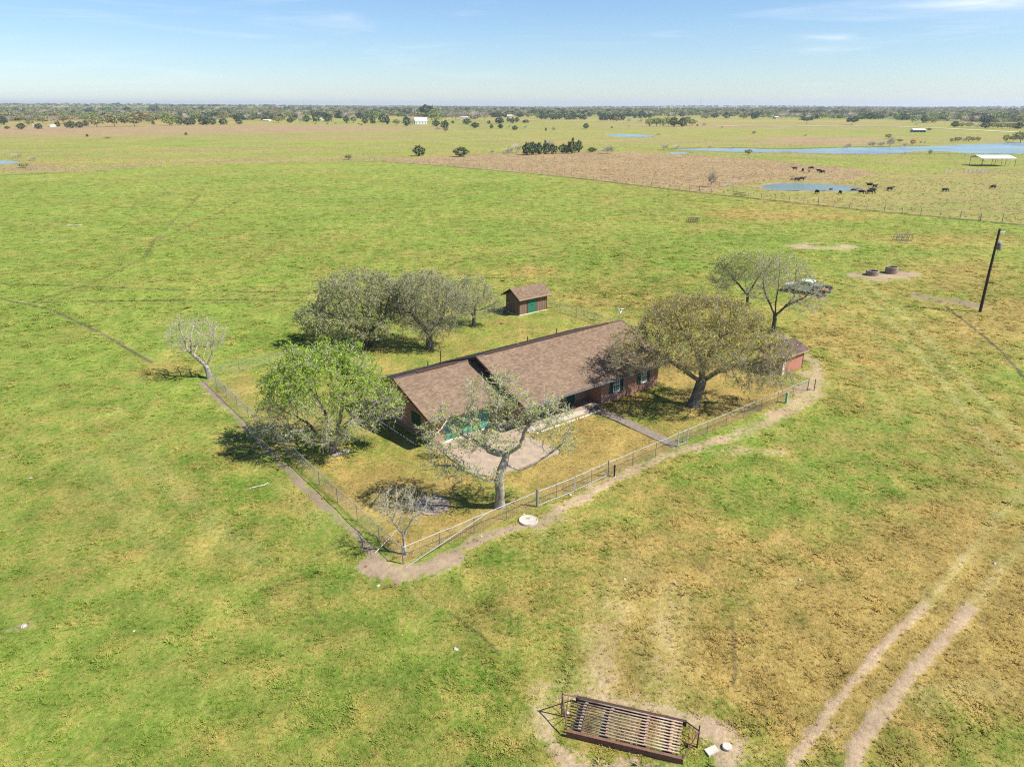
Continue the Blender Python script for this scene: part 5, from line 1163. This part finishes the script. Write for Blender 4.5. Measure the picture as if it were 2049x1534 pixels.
COWS = [(1590, 340.5, 'stand', 3.0, 'black cow leftmost of the group in the brown weeds beyond the pond'), (1606, 343.5, 'graze', 1.4, 'black cow seen end-on, second from left of the group beyond the pond'),
 (1623.5, 339.5, 'graze', 2.9, 'black cow standing highest of the group beyond the pond'), (1619, 344.5, 'graze', 3.9, 'small black cow below the highest one beyond the pond'), (1638.5, 345, 'stand', 2.6, 'black cow second from right of the group beyond the pond'),
 (1646, 347, 'graze', 3.3, 'black cow rightmost of the group beyond the pond'), (1584, 361, 'graze', .4, 'black cow beside the small bush on the far pond bank'), (1594, 363, 'stand', .1, 'black cow standing in the middle of the far pond bank'),
 (1604, 361.5, 'stand', 0., 'black cow on the far pond bank, right of two others'), (1635, 388, 'graze', 1.7, 'black cow seen end-on, leftmost along the near side of the pond'), (1681, 389, 'graze', 1.5, 'black cow seen end-on, second from left on the near side of the pond'),
 (1723, 388.5, 'graze', -.3, 'black cow third from left on the near side of the pond'), (1740.5, 388, 'graze', -.25, 'black cow fourth from left on the near side of the pond, head down'), (1708, 380.5, 'lie', .05, 'black cow lying in the shallow right end of the pond'),
 (1747, 381.5, 'lie', 2.9, 'black cow lying just right of the pond end'), (1750, 376.5, 'stand', .4, 'black cow standing behind the lying one at the right end of the pond'), (1741, 371, 'lie', 3.1, 'black cow lying farthest back at the right end of the pond'),
 (1780, 382, 'stand', .1, 'lone black cow a little right of the pond'), (1890, 384, 'graze', 0., 'black cow alone midway between pond and right edge'), (1987, 377.5, 'graze', 3.3, 'black cow nearest the right edge of the photo'),
 (1662, 379.8, 'lie', .3, 'black calf lying at the water on the near pond bank'),
 (631, 248.7, 'stand', 0, 'tiny black cow alone in the far reddish pasture'), (655, 248.8, 'graze', 0, 'tiny dark cow right of the first in the far reddish pasture'), (671, 248.5, 'graze', .3, 'tiny dark cow, third from left in the far pasture'), (723.5, 251.5, 'stand', 2.9, 'largest-looking dark cow in the far pasture'), (718, 249, 'graze', 1, 'dark cow just behind another in the far pasture'), (694, 247.3, 'graze', .1, 'dark cow between others in the far pasture')]
for i, (px, py, pose, rz, lab) in enumerate(COWS):
    o = link('cow', CM[pose]); g = G(px, py); o.location = g+Vector((0, 0, -.05 if pose != 'lie' or i != 13 else -.35)); o.rotation_euler = (0, 0, rz); k = .98*random.uniform(.92, 1.06) if i < 21 else 1.25
    if 'calf' in lab or 'small' in lab: k *= .6
    o.scale = (k, k, k); tag(o, lab, 'cow', 'black cattle in the pasture')
    if i < 21: e_ = link('ears', ear, o); e_.location = {'graze': (1.42, 0, .42), 'stand': (1.38, 0, 1.45), 'lie': (1.38, 0, .93)}[pose]

# ------------------------------------------------------------------ far trees: crown of leaf clumps + trunk, shared between alike trees
def crown_mesh(kind, seed):
    r_ = np.random.default_rng(seed); n = {'C': 420, 'O': 420, 'B': 360, 'L': 360, 'P': 420}[kind]
    d = r_.normal(size=(n, 3)); d /= np.linalg.norm(d, axis=1, keepdims=True); rad = r_.uniform(.35, 1, n)**.4
    lob = 1+.22*np.sin(d[:, 0]*5+seed)*np.cos(d[:, 1]*4+seed*2)+.16*np.sin(d[:, 2]*7+d[:, 0]*3+seed)
    p = d*(rad*lob)[:, None]
    if kind == 'C': p = p*np.array([.5, .5, .5]); w = 1-.35*np.clip(p[:, 2]+.1, 0, 1)*1.3; p[:, :2] *= w[:, None]; p[:, 2] = p[:, 2]*.98+.52; s = .085
    elif kind == 'P': p = p*np.array([.5, .5, .3]); p[:, 2] += .68; s = .08
    elif kind == 'O': p = p*np.array([.5, .5, .36]); p[:, 2] += .60; s = .075
    elif kind == 'L': p = p*np.array([.5, .5, .4]); p[:, 2] += .57; s = .07
    else: p = p*np.array([.5, .5, .42]); p[:, 2] += .56; s = .035
    if kind == 'B':
        A = np.zeros((n, 3)); A[:, 2] = .18; A[:, :2] = p[:, :2]*.25; q = p.copy()
        A = A+(q-A)*.45; V, F_ = frusta(A, q, np.full(n, .006), np.full(n, .002)); return V, F_
    V, F_ = leaf_quads(p, s, r_); return V, F_
def tm_(kind, var, mat_):
    V, F_ = crown_mesh(kind, var*7+ord(kind)); return np_mesh('crown', V, F_, M[mat_])
KM = {'C': ('C', 'leafcedar'), 'O': ('O', 'leafmid'), 'B': ('B', 'leafbare'), 'L': ('L', 'leaflight'), 'Y': ('O', 'leafochre'), 'R': ('L', 'leafrust'), 'W': ('P', 'leafcedar')}
CR = {k: [tm_(v[0], i, v[1]) for i in range(4)] for k, v in KM.items()}
TRK = MB().tube([(0, 0, -.05), (.01, 0, .3), (0, .01, .62)], [.035, .025, .012], 6).mesh('trunk', M['barkdark'])
TRKB = MB().tube([(0, 0, -.05), (.01, 0, .2)], [.03, .02], 5).tube([(0, 0, .12), (.2, .05, .5)], [.016, .006], 4).tube([(0, 0, .15), (-.18, -.05, .55)], [.016, .006], 4).tube([(0, 0, .15), (-.02, .15, .6)], [.016, .006], 4).mesh('trunk', M['barkpale'])
KN = {'C': 'cedar_tree', 'O': 'oak_tree', 'B': 'bare_tree', 'L': 'fresh_green_tree', 'Y': 'ochre_tree', 'R': 'rust_red_tree', 'W': 'cedar_tree'}
KD = {'C': 'dark evergreen', 'O': 'round olive-green tree', 'B': 'grey leafless tree', 'L': 'fresh light-green tree', 'Y': 'ochre-crowned tree', 'R': 'rusty red tree', 'W': 'wide dark evergreen'}
FT = []  # cluster, kind, px, base, top, width (photo pixels)
def crop(cl, sc, ox, oy, rows):
    for (x, b_, t_, w, k) in rows: FT.append((cl, k, ox+x/sc, oy+b_/sc, oy+t_/sc, w/sc))
crop('in the far left pasture row', 3.94, 0, 190, [(58,268,245,38,'C'),(170,272,220,60,'C'),(308,270,225,55,'C'),(458,250,208,40,'C'),(560,262,205,80,'C'),(632,260,210,60,'C'),(683,248,195,40,'C'),(765,255,165,110,'O'),(905,250,155,130,'O'),(1060,248,165,115,'O'),(1210,235,205,25,'C'),(1340,242,165,105,'L'),(1420,235,175,60,'C'),(1480,240,185,60,'C'),(1522,238,175,45,'C'),(1595,238,175,55,'C'),(1630,238,170,50,'C'),(1680,238,180,50,'C'),(1762,235,185,65,'C'),(1885,232,180,50,'C')])
crop('behind the far left pasture row', 3.94, 0, 190, [(1120,215,135,160,'Y'),(30,235,170,60,'C'),(85,205,150,60,'C'),(410,222,150,110,'B'),(230,238,200,60,'O'),(340,225,170,90,'O'),(500,215,165,80,'Y'),(1003,150,92,55,'C'),(700,160,105,70,'C'),(1240,150,92,60,'C'),(1195,150,95,40,'C'),(940,120,92,40,'C'),(1180,225,170,60,'O'),(980,225,165,60,'C'),(860,210,150,60,'Y'),(1290,190,150,60,'C'),(1760,190,135,70,'Y'),(1850,200,140,80,'O'),(1960,200,140,90,'B'),(1700,205,160,60,'B')])
crop('standing alone in the left pasture', 3.94, 0, 190, [(688,330,308,18,'C'),(1468,318,295,20,'C'),(848,345,330,45,'O'),(260,520,480,70,'B'),(130,500,455,110,'B'),(190,575,535,70,'O')])
crop('in the pasture row left of the white farmhouse', 3.94, 500, 190, [(228,220,165,70,'O'),(320,220,178,50,'C'),(345,210,175,45,'L'),(448,215,160,60,'C'),(523,213,150,60,'C'),(615,212,158,65,'C'),(398,220,160,50,'B'),(762,218,165,45,'C'),(818,222,165,50,'O'),(910,228,170,45,'C'),(970,230,165,45,'C'),(1045,222,155,60,'C'),(1085,235,160,35,'C'),(1158,242,190,55,'O'),(1235,248,165,55,'C'),(1270,245,170,60,'B')])
crop('around the white farmhouse', 3.94, 500, 190, [(1392,190,75,90,'W'),(1470,250,200,60,'C'),(1540,270,200,60,'C'),(1545,292,255,35,'O'),(1478,280,245,55,'B'),(1600,225,205,25,'C'),(1712,235,185,60,'C'),(1775,262,215,60,'C'),(1885,230,202,28,'C'),(1965,228,175,60,'C'),(1905,265,232,28,'C'),(1975,265,230,42,'C'),(1460,215,110,110,'L'),(1540,200,108,120,'B'),(1620,200,110,120,'B'),(1700,195,105,120,'B'),(1780,200,110,110,'B'),(1850,200,115,90,'B'),(870,190,130,60,'C'),(940,190,140,60,'L'),(1000,190,125,60,'L'),(760,190,130,90,'B')])
crop('at the near edge of the left pasture fence', 3.94, 500, 190, [(778,512,470,55,'O')])
crop('at the edge of the brown field', 3.94, 500, 190, [(1335,482,398,90,'C'),(1665,488,408,105,'C'),(1910,462,425,40,'B'),(2030,465,420,60,'B')])
crop('in the dark clump above the brown field', 3.794, 1000, 190, [(60,442,395,90,'B'),(130,442,355,90,'B'),(205,458,360,70,'C'),(250,455,355,75,'C'),(295,452,360,60,'C'),(370,440,320,100,'B'),(350,450,360,60,'C'),(405,448,375,65,'C'),(480,445,370,60,'C'),(510,445,380,50,'C'),(545,445,342,65,'C'),(595,437,345,60,'C'),(700,435,398,62,'C'),(820,447,375,130,'B')])
crop('on the middle pasture slope', 3.794, 1000, 190, [(10,218,175,40,'C'),(65,205,170,28,'C'),(95,215,175,35,'C'),(130,208,170,35,'C'),(197,213,188,50,'C'),(115,268,232,42,'C'),(68,248,222,35,'B'),(190,255,228,35,'B'),(8,255,222,25,'C'),(285,180,130,45,'L'),(655,257,215,40,'C'),(850,252,240,18,'C'),(350,275,250,15,'C'),(408,278,232,35,'B'),(978,245,225,15,'B'),(1200,312,285,45,'B')])
crop('in the green copse right of centre', 3.794, 1000, 190, [(1135,240,175,60,'L'),(1190,240,170,60,'O'),(1240,240,172,60,'L'),(1280,235,165,50,'Y'),(1320,242,168,65,'C'),(1385,242,170,60,'C'),(1420,232,160,50,'Y'),(1460,235,182,65,'O'),(1550,240,205,40,'B'),(1500,238,222,15,'C')])
crop('in the row of dark pines', 3.794, 1000, 190, [(x, 186+(x*7 % 5), 138+(x*13 % 11), 38, 'C' if x % 4 else 'W') for x in range(318, 665, 27)]+[(x, 195, 143+(x*13 % 9), 34, 'C') for x in range(768, 945, 24)]+[(1025,178,140,35,'C'),(1065,178,145,30,'C'),(1105,178,138,34,'C'),(1140,178,135,34,'C'),(890,205,165,45,'Y'),(975,210,170,45,'B'),(1065,210,175,50,'B')])
crop('along the far right fence line', 3.794, 1000, 190, [(1685,255,230,20,'B'),(1630,175,140,60,'C'),(1720,180,130,60,'C'),(1850,185,140,70,'O'),(1930,185,135,60,'C'),(1560,185,150,60,'Y'),(2000,180,145,60,'O')])
crop('near the left arm of the lake', 3.794, 1000, 190, [(1245,418,368,70,'B'),(1340,412,375,60,'B'),(1887,456,412,50,'O'),(1590,408,380,35,'B'),(1760,408,385,50,'B'),(1928,300,268,35,'B')])
crop('between brown field and wire fence', 3.794, 1000, 190, [(1603,700,548,85,'B')])
crop('in the right-hand pasture beyond the lake', 3.732, 1500, 190, [(30,295,260,30,'B'),(410,312,285,35,'B'),(425,212,165,85,'W'),(763,225,168,80,'W'),(728,402,350,55,'B'),(905,392,332,60,'B'),(975,390,335,60,'B'),(1045,390,300,70,'B'),(1036,327,290,40,'O'),(1120,354,328,40,'O'),(1155,390,350,35,'B'),(1215,374,330,35,'R'),(1305,364,340,15,'B'),(1550,354,312,50,'O'),(1600,354,312,40,'B'),(1632,348,308,35,'L'),(1667,348,312,40,'O'),(1705,348,312,30,'L'),(1505,354,322,25,'L'),(1338,272,245,35,'O'),(1240,228,208,30,'B'),(1345,447,408,25,'L'),(2020,358,268,90,'O'),(1965,348,300,60,'O'),(1910,348,295,40,'L'),(1275,362,345,14,'R')])
crop('in the dark thicket at the right edge', 3.732, 1500, 190, [(1530,242,195,55,'C'),(1580,243,205,50,'O'),(1640,243,205,60,'O'),(1700,248,205,60,'B'),(1760,250,198,60,'C'),(1820,252,205,60,'O'),(1880,256,205,70,'O'),(1940,256,208,60,'O'),(2000,256,205,60,'C'),(2045,250,200,60,'O')])
ORD = ['first', 'second', 'third', 'fourth', 'fifth', 'sixth', 'seventh', 'eighth', 'ninth', 'tenth', 'eleventh', 'twelfth', 'thirteenth', 'fourteenth', 'fifteenth', 'sixteenth', 'seventeenth', 'eighteenth', 'nineteenth', 'twentieth', 'twenty-first', 'twenty-second', 'twenty-third', 'twenty-fourth']
from collections import defaultdict
cl_ = defaultdict(list)
for t_ in FT: cl_[(t_[0], t_[1])].append(t_)
for (cn, k), L_ in cl_.items():
    L_.sort(key=lambda t: t[2])
    for i, (_, _, px, pb, pt, pw_) in enumerate(L_):
        g = G(px, pb); g.z = zt(g.x, g.y); s = mpp(px, pb); h = hgt(px, pb, pt); w = pw_*s
        if h < .8: h = .8
        where = 'the only ' if len(L_) == 1 else (ORD[i]+' ' if i < len(ORD) else 'last ')
        lab = f"{where}{KD[k]} {'from the left ' if len(L_) > 1 else ''}{cn}"
        dia = w*(1.12 if k != 'B' else 1.05); sc_ = (dia, dia, h*1.0)
        e = empty(KN[k], lab, 'tree', g, random.uniform(0, 6), 'far trees '+cn)
        c_ = link('crown', CR[k][i % 4], e); c_.scale = sc_
        tk = link('trunk', TRKB if k == 'B' else TRK, e); tk.scale = (h*.9, h*.9, h)
# fallen dead tree by the pond fence
db = empty('dead_tree', 'broken bleached dead tree leaning beside the bare tree left of the pond', 'dead tree', G(1448, 374), .4)
MB().tube([(0, 0, 0), (1.5, .3, .8), (3.4, .2, 2.3), (4.3, 0, 3.6)], [.3, .25, .15, .05], 7).build('trunk', M['barkpale'], db)
for p in ([(1.5, .3, .8), (.2, .2, 1.6), (-1.6, 0, 1.5)], [(2.4, .2, 1.5), (3.6, .6, 1.2), (4.6, .8, .3)], [(.6, .1, .3), (2, -.8, .6), (3.2, -1.2, .1)]): MB().tube(p, [.15, .1, .04], 5).build('limb', M['barkpale'], db)
# distant masts on the skyline
for px, tp, lab in ((1402, 196, 'thin radio mast on the skyline right of centre'), (545, 202, 'thin mast on the skyline left of centre'), (341, 205, 'pale mast on the left skyline'), (188, 217, 'small mast above the left horizon trees')):
    x_ = (px-1024.5)/FP*4200*CP; zb_ = zt(x_, 4200); u = (tp-767)/FP; D = 4200; ztop = CAM_H-(D*SP+u*D*CP)/(CP-u*SP)
    o = MB().tube([(0, 0, -2), (0, 0, max(12, ztop-zb_))], 1.0, 5).build('radio_mast', M['galv']); o.location = (x_, D, zb_); tag(o, lab, 'mast')

# ------------------------------------------------------------------ stuff: woods on the horizon, grass tufts, pasture weeds
def scatter(name, pts, protos, scale, attrs=None, zrot=True, nrm=None):
    """points carrying instances of plain meshes through geometry nodes"""
    me = bpy.data.meshes.new(name); me.vertices.add(len(pts)); me.vertices.foreach_set('co', pts.astype(np.float32).ravel()); me.update()
    a = me.attributes.new('sc', 'FLOAT_VECTOR', 'POINT'); a.data.foreach_set('vector', scale.astype(np.float32).ravel())
    a = me.attributes.new('rz', 'FLOAT', 'POINT'); a.data.foreach_set('value', rng.uniform(0, 6.283, len(pts)).astype(np.float32))
    for k, v in (attrs or {}).items():
        a = me.attributes.new(k, 'FLOAT_COLOR', 'POINT'); a.data.foreach_set('color', v.astype(np.float32).ravel())
    o = link(name, me); tag(o, kind='stuff')
    ng = bpy.data.node_groups.new(name, 'GeometryNodeTree'); ng.interface.new_socket('Geometry', in_out='INPUT', socket_type='NodeSocketGeometry'); ng.interface.new_socket('Geometry', in_out='OUTPUT', socket_type='NodeSocketGeometry')
    gi = ng.nodes.new('NodeGroupInput'); go = ng.nodes.new('NodeGroupOutput'); ip = ng.nodes.new('GeometryNodeInstanceOnPoints')
    ng.links.new(gi.outputs[0], ip.inputs['Points'])
    jn = ng.nodes.new('GeometryNodeGeometryToInstance')
    for p in protos:
        oi = ng.nodes.new('GeometryNodeObjectInfo'); oi.inputs[0].default_value = p; oi.transform_space = 'ORIGINAL'
        ng.links.new(oi.outputs['Geometry'], jn.inputs[0])
    ng.links.new(jn.outputs[0], ip.inputs['Instance']); ip.inputs['Pick Instance'].default_value = True
    ri = ng.nodes.new('FunctionNodeRandomValue'); ri.data_type = 'INT'; ri.inputs[4].default_value = 0; ri.inputs[5].default_value = len(protos)-1; ng.links.new(ri.outputs[2], ip.inputs['Instance Index'])
    def na(nm, dt):
        n = ng.nodes.new('GeometryNodeInputNamedAttribute'); n.data_type = dt; n.inputs[0].default_value = nm; return n.outputs[0]
    cx = ng.nodes.new('ShaderNodeCombineXYZ'); ng.links.new(na('rz', 'FLOAT'), cx.inputs[2]); ng.links.new(cx.outputs[0], ip.inputs['Rotation'])
    ng.links.new(na('sc', 'FLOAT_VECTOR'), ip.inputs['Scale']); ng.links.new(ip.outputs[0], go.inputs[0])
    md = o.modifiers.new('scatter', 'NODES'); md.node_group = ng; return o
def tuft(seed, n, h, w, spread):
    r_ = np.random.default_rng(seed); V = []; F_ = []
    for i in range(n):
        a = r_.uniform(0, 6.28); b = np.array([math.cos(a), math.sin(a), 0]); c_ = np.array([-b[1], b[0], 0]); p = b*r_.uniform(0, spread*.5); t = p+b*spread*r_.uniform(.3, 1)+np.array([0, 0, h*r_.uniform(.5, 1.1)])
        k = len(V); V += [p-c_*w, p+c_*w, t+c_*w*.3, t-c_*w*.3]; F_.append((k, k+1, k+2, k+3))
    o = bpy.data.objects.new('grass_tuft', np_mesh('grass_tuft', np.array(V), np.array(F_), M['tuft'])); return o
tufts = [tuft(i, 9, .075, .018, .10) for i in range(4)]
NT = 430000
rad = np.exp(rng.uniform(math.log(17), math.log(400), NT)); tt = rng.uniform(R(-47), R(47), NT); x = rad*np.sin(tt); y = rad*np.cos(tt)
m1, m2 = masks(x, y); cl = fbm(x, y, 1.3, 3, 81)
lx = (x-O0.x)*UX.x+(y-O0.y)*UX.y; ly = (x-O0.x)*UY.x+(y-O0.y)*UY.y
inyard = (lx > -.3) & (lx < 43.9) & (ly > -.3) & (ly < 38.3)
hard = ((lx > 9) & (lx < 34) & (ly > 9.2) & (ly < 22.2)) | ((lx > 9.4) & (lx < 17.1) & (ly > 4.8) & (ly < 12)) | ((lx > 24.2) & (lx < 25.6) & (ly > 0) & (ly < 10)) | ((lx > 38.3) & (lx < 43.1) & (ly > 36.6) & (ly < 39.6)) | ((lx > 45.3) & (lx < 49.1) & (ly > 3.8) & (ly < 6.9)) | (np.hypot(x-G(865, 1011).x, y-G(865, 1011).y) < 1.3) | (np.hypot(x-G(1057, 1042).x, y-G(1057, 1042).y) < .75)
fy = np.interp(x, [p.x for p in FENCE_L+FENCE_R[1:]], [p.y for p in FENCE_L+FENCE_R[1:]])
keep = (m1[:, 1] < .12+.75*rng.uniform(size=NT)**1.3) & ~hard & (y < fy-1) & (rng.uniform(size=NT) < (.25+1.3*np.clip(cl-.2, 0, 1))*np.interp(rad, [15, 120, 250, 400], [1, 1, .7, .15]))
x, y, m1, m2, iy, rad, cl = x[keep], y[keep], m1[keep], m2[keep], inyard[keep], rad[keep], cl[keep]; n = len(x)
s = (.55+.9*rng.uniform(size=n)**2)*np.where(iy, .65, 1)*(1+.7*np.clip(cl-.5, 0, 1)*2)*(1+.35*m2[:, 0])
s = np.where((cl > .6) & ~iy & (rng.uniform(size=n) < .10) & (rad < 140), s*rng.uniform(1.2, 1.7, n), s)
z = terrain(x, y)+(fbm(x, y, 1.4, 4, 71)-.5)*.09-.008
scatter('grass_tufts', np.stack([x, y, z], 1), tufts, np.stack([s*np.clip(rad/48, .8, 5.5), s*np.clip(rad/48, .8, 5.5), s*rng.uniform(.5, 1.2, n)*np.clip(rad/60, .85, 1.8)], 1), {'mask': m1, 'mask2': m2})
# weeds in the rough pasture
weed = [tuft(20+i, 12, .22, .09, .34) for i in range(3)]
NW = 60000; rad = np.exp(rng.uniform(math.log(150), math.log(560), NW)); tt = rng.uniform(R(-38), R(38), NW); x = rad*np.sin(tt); y = rad*np.cos(tt)
m1, m2 = masks(x, y); fy = np.interp(x, [p.x for p in FENCE_L+FENCE_R[1:]], [p.y for p in FENCE_L+FENCE_R[1:]])
wet = np.zeros(NW, bool)
for poly in PONDS.values(): wet |= in_poly(x, y, smooth_ring(poly))
keep = (y > fy+1) & ~wet & (rng.uniform(size=NW) < .15+.9*m1[:, 2]) & (m1[:, 1] < .4); x, y, m1, m2 = x[keep], y[keep], m1[keep], m2[keep]; n = len(x)
s = rng.uniform(.5, 1.25, n); scatter('pasture_weeds', np.stack([x, y, np.zeros(n)], 1), weed, np.stack([s, s, s*rng.uniform(.5, 1, n)], 1), {'mask': m1, 'mask2': m2})
# woodland: many trees merging toward the horizon
def wood_proto(k, i):
    o = bpy.data.objects.new('wood_tree', CR[k][i]); return o
def wood(name, sel_kinds, N_, dens, dmin, dmax, hlo, hhi, seed):
    r_ = np.random.default_rng(seed); d = np.exp(r_.uniform(math.log(dmin), math.log(dmax), N_)); t = r_.uniform(R(-40), R(40), N_); x = d*np.sin(t); y = d*np.cos(t)
    k = dens(x, y, d, t, r_); x, y = x[k], y[k]; n = len(x); h = r_.uniform(hlo, hhi, n); w = h*r_.uniform(.8, 2.1, n)
    scatter(name, np.stack([x, y, terrain(x, y)-.3], 1), [wood_proto(a, b) for a, b in sel_kinds], np.stack([w, w, h], 1))
def ppx(x, y):
    zc = y*CP+CAM_H*SP; return 1024.5+FP*x/zc
def dens(x, y, d, t, r_):
    px = ppx(x, y); edge = np.interp(px, [0, 300, 600, 850, 1000, 1200, 1500, 1700, 1850, 2049], [1300, 1450, 1600, 1450, 1600, 1800, 1750, 1550, 1450, 1350])
    f = fbm(x, y*1.5, 420, 4, 101); f2 = fbm(x, y, 90, 3, 102)
    return (d > edge*(1+.25*(f2-.5))) & (f+.35*(f2-.5) > np.interp(d, [1200, 2500, 6000], [.50, .44, .28])) & (r_.uniform(size=len(x)) < .9)
wood('distant_woods', [('B', 0), ('B', 1), ('B', 2), ('B', 3), ('O', 0), ('O', 1), ('C', 0), ('L', 0), ('L', 1), ('O', 2), ('Y', 1), ('C', 2)], 26000, dens, 1150, 9000, 5, 14, 5)
def dens2(x, y, d, t, r_):
    px = ppx(x, y); e = np.interp(px, [0, 700, 1000, 2049], [1, 1, 1, 1]); f = fbm(x, y, 60, 3, 131)
    return (f > .56)
wood('far_thickets', [('C', 0), ('C', 1), ('O', 1), ('C', 3)], 5000, lambda x, y, d, t, r_: (fbm(x, y, 160, 3, 140) > .60) & (d > np.interp(ppx(x, y), [0, 300, 600, 850, 1000, 1200, 1500, 1700, 1850, 2049], [1180, 1250, 1450, 1300, 1500, 1800, 1800, 1500, 1450, 1350])), 1200, 5000, 8, 13, 6)

# ------------------------------------------------------------------ air
hz_ = MB().box(-13000, -400, -80, 13000, 17000, 95)
hm = bpy.data.materials.new('haze'); hm.use_nodes = True; ht = hm.node_tree; ht.nodes.clear()
pv = ht.nodes.new('ShaderNodeVolumePrincipled'); pv.inputs['Density'].default_value = 8.5e-5; pv.inputs['Color'].default_value = (.82, .9, 1, 1); pv.inputs['Anisotropy'].default_value = .2
ht.links.new(pv.outputs[0], ht.nodes.new('ShaderNodeOutputMaterial').inputs['Volume'])
tag(hz_.build('haze', hm), kind='stuff')
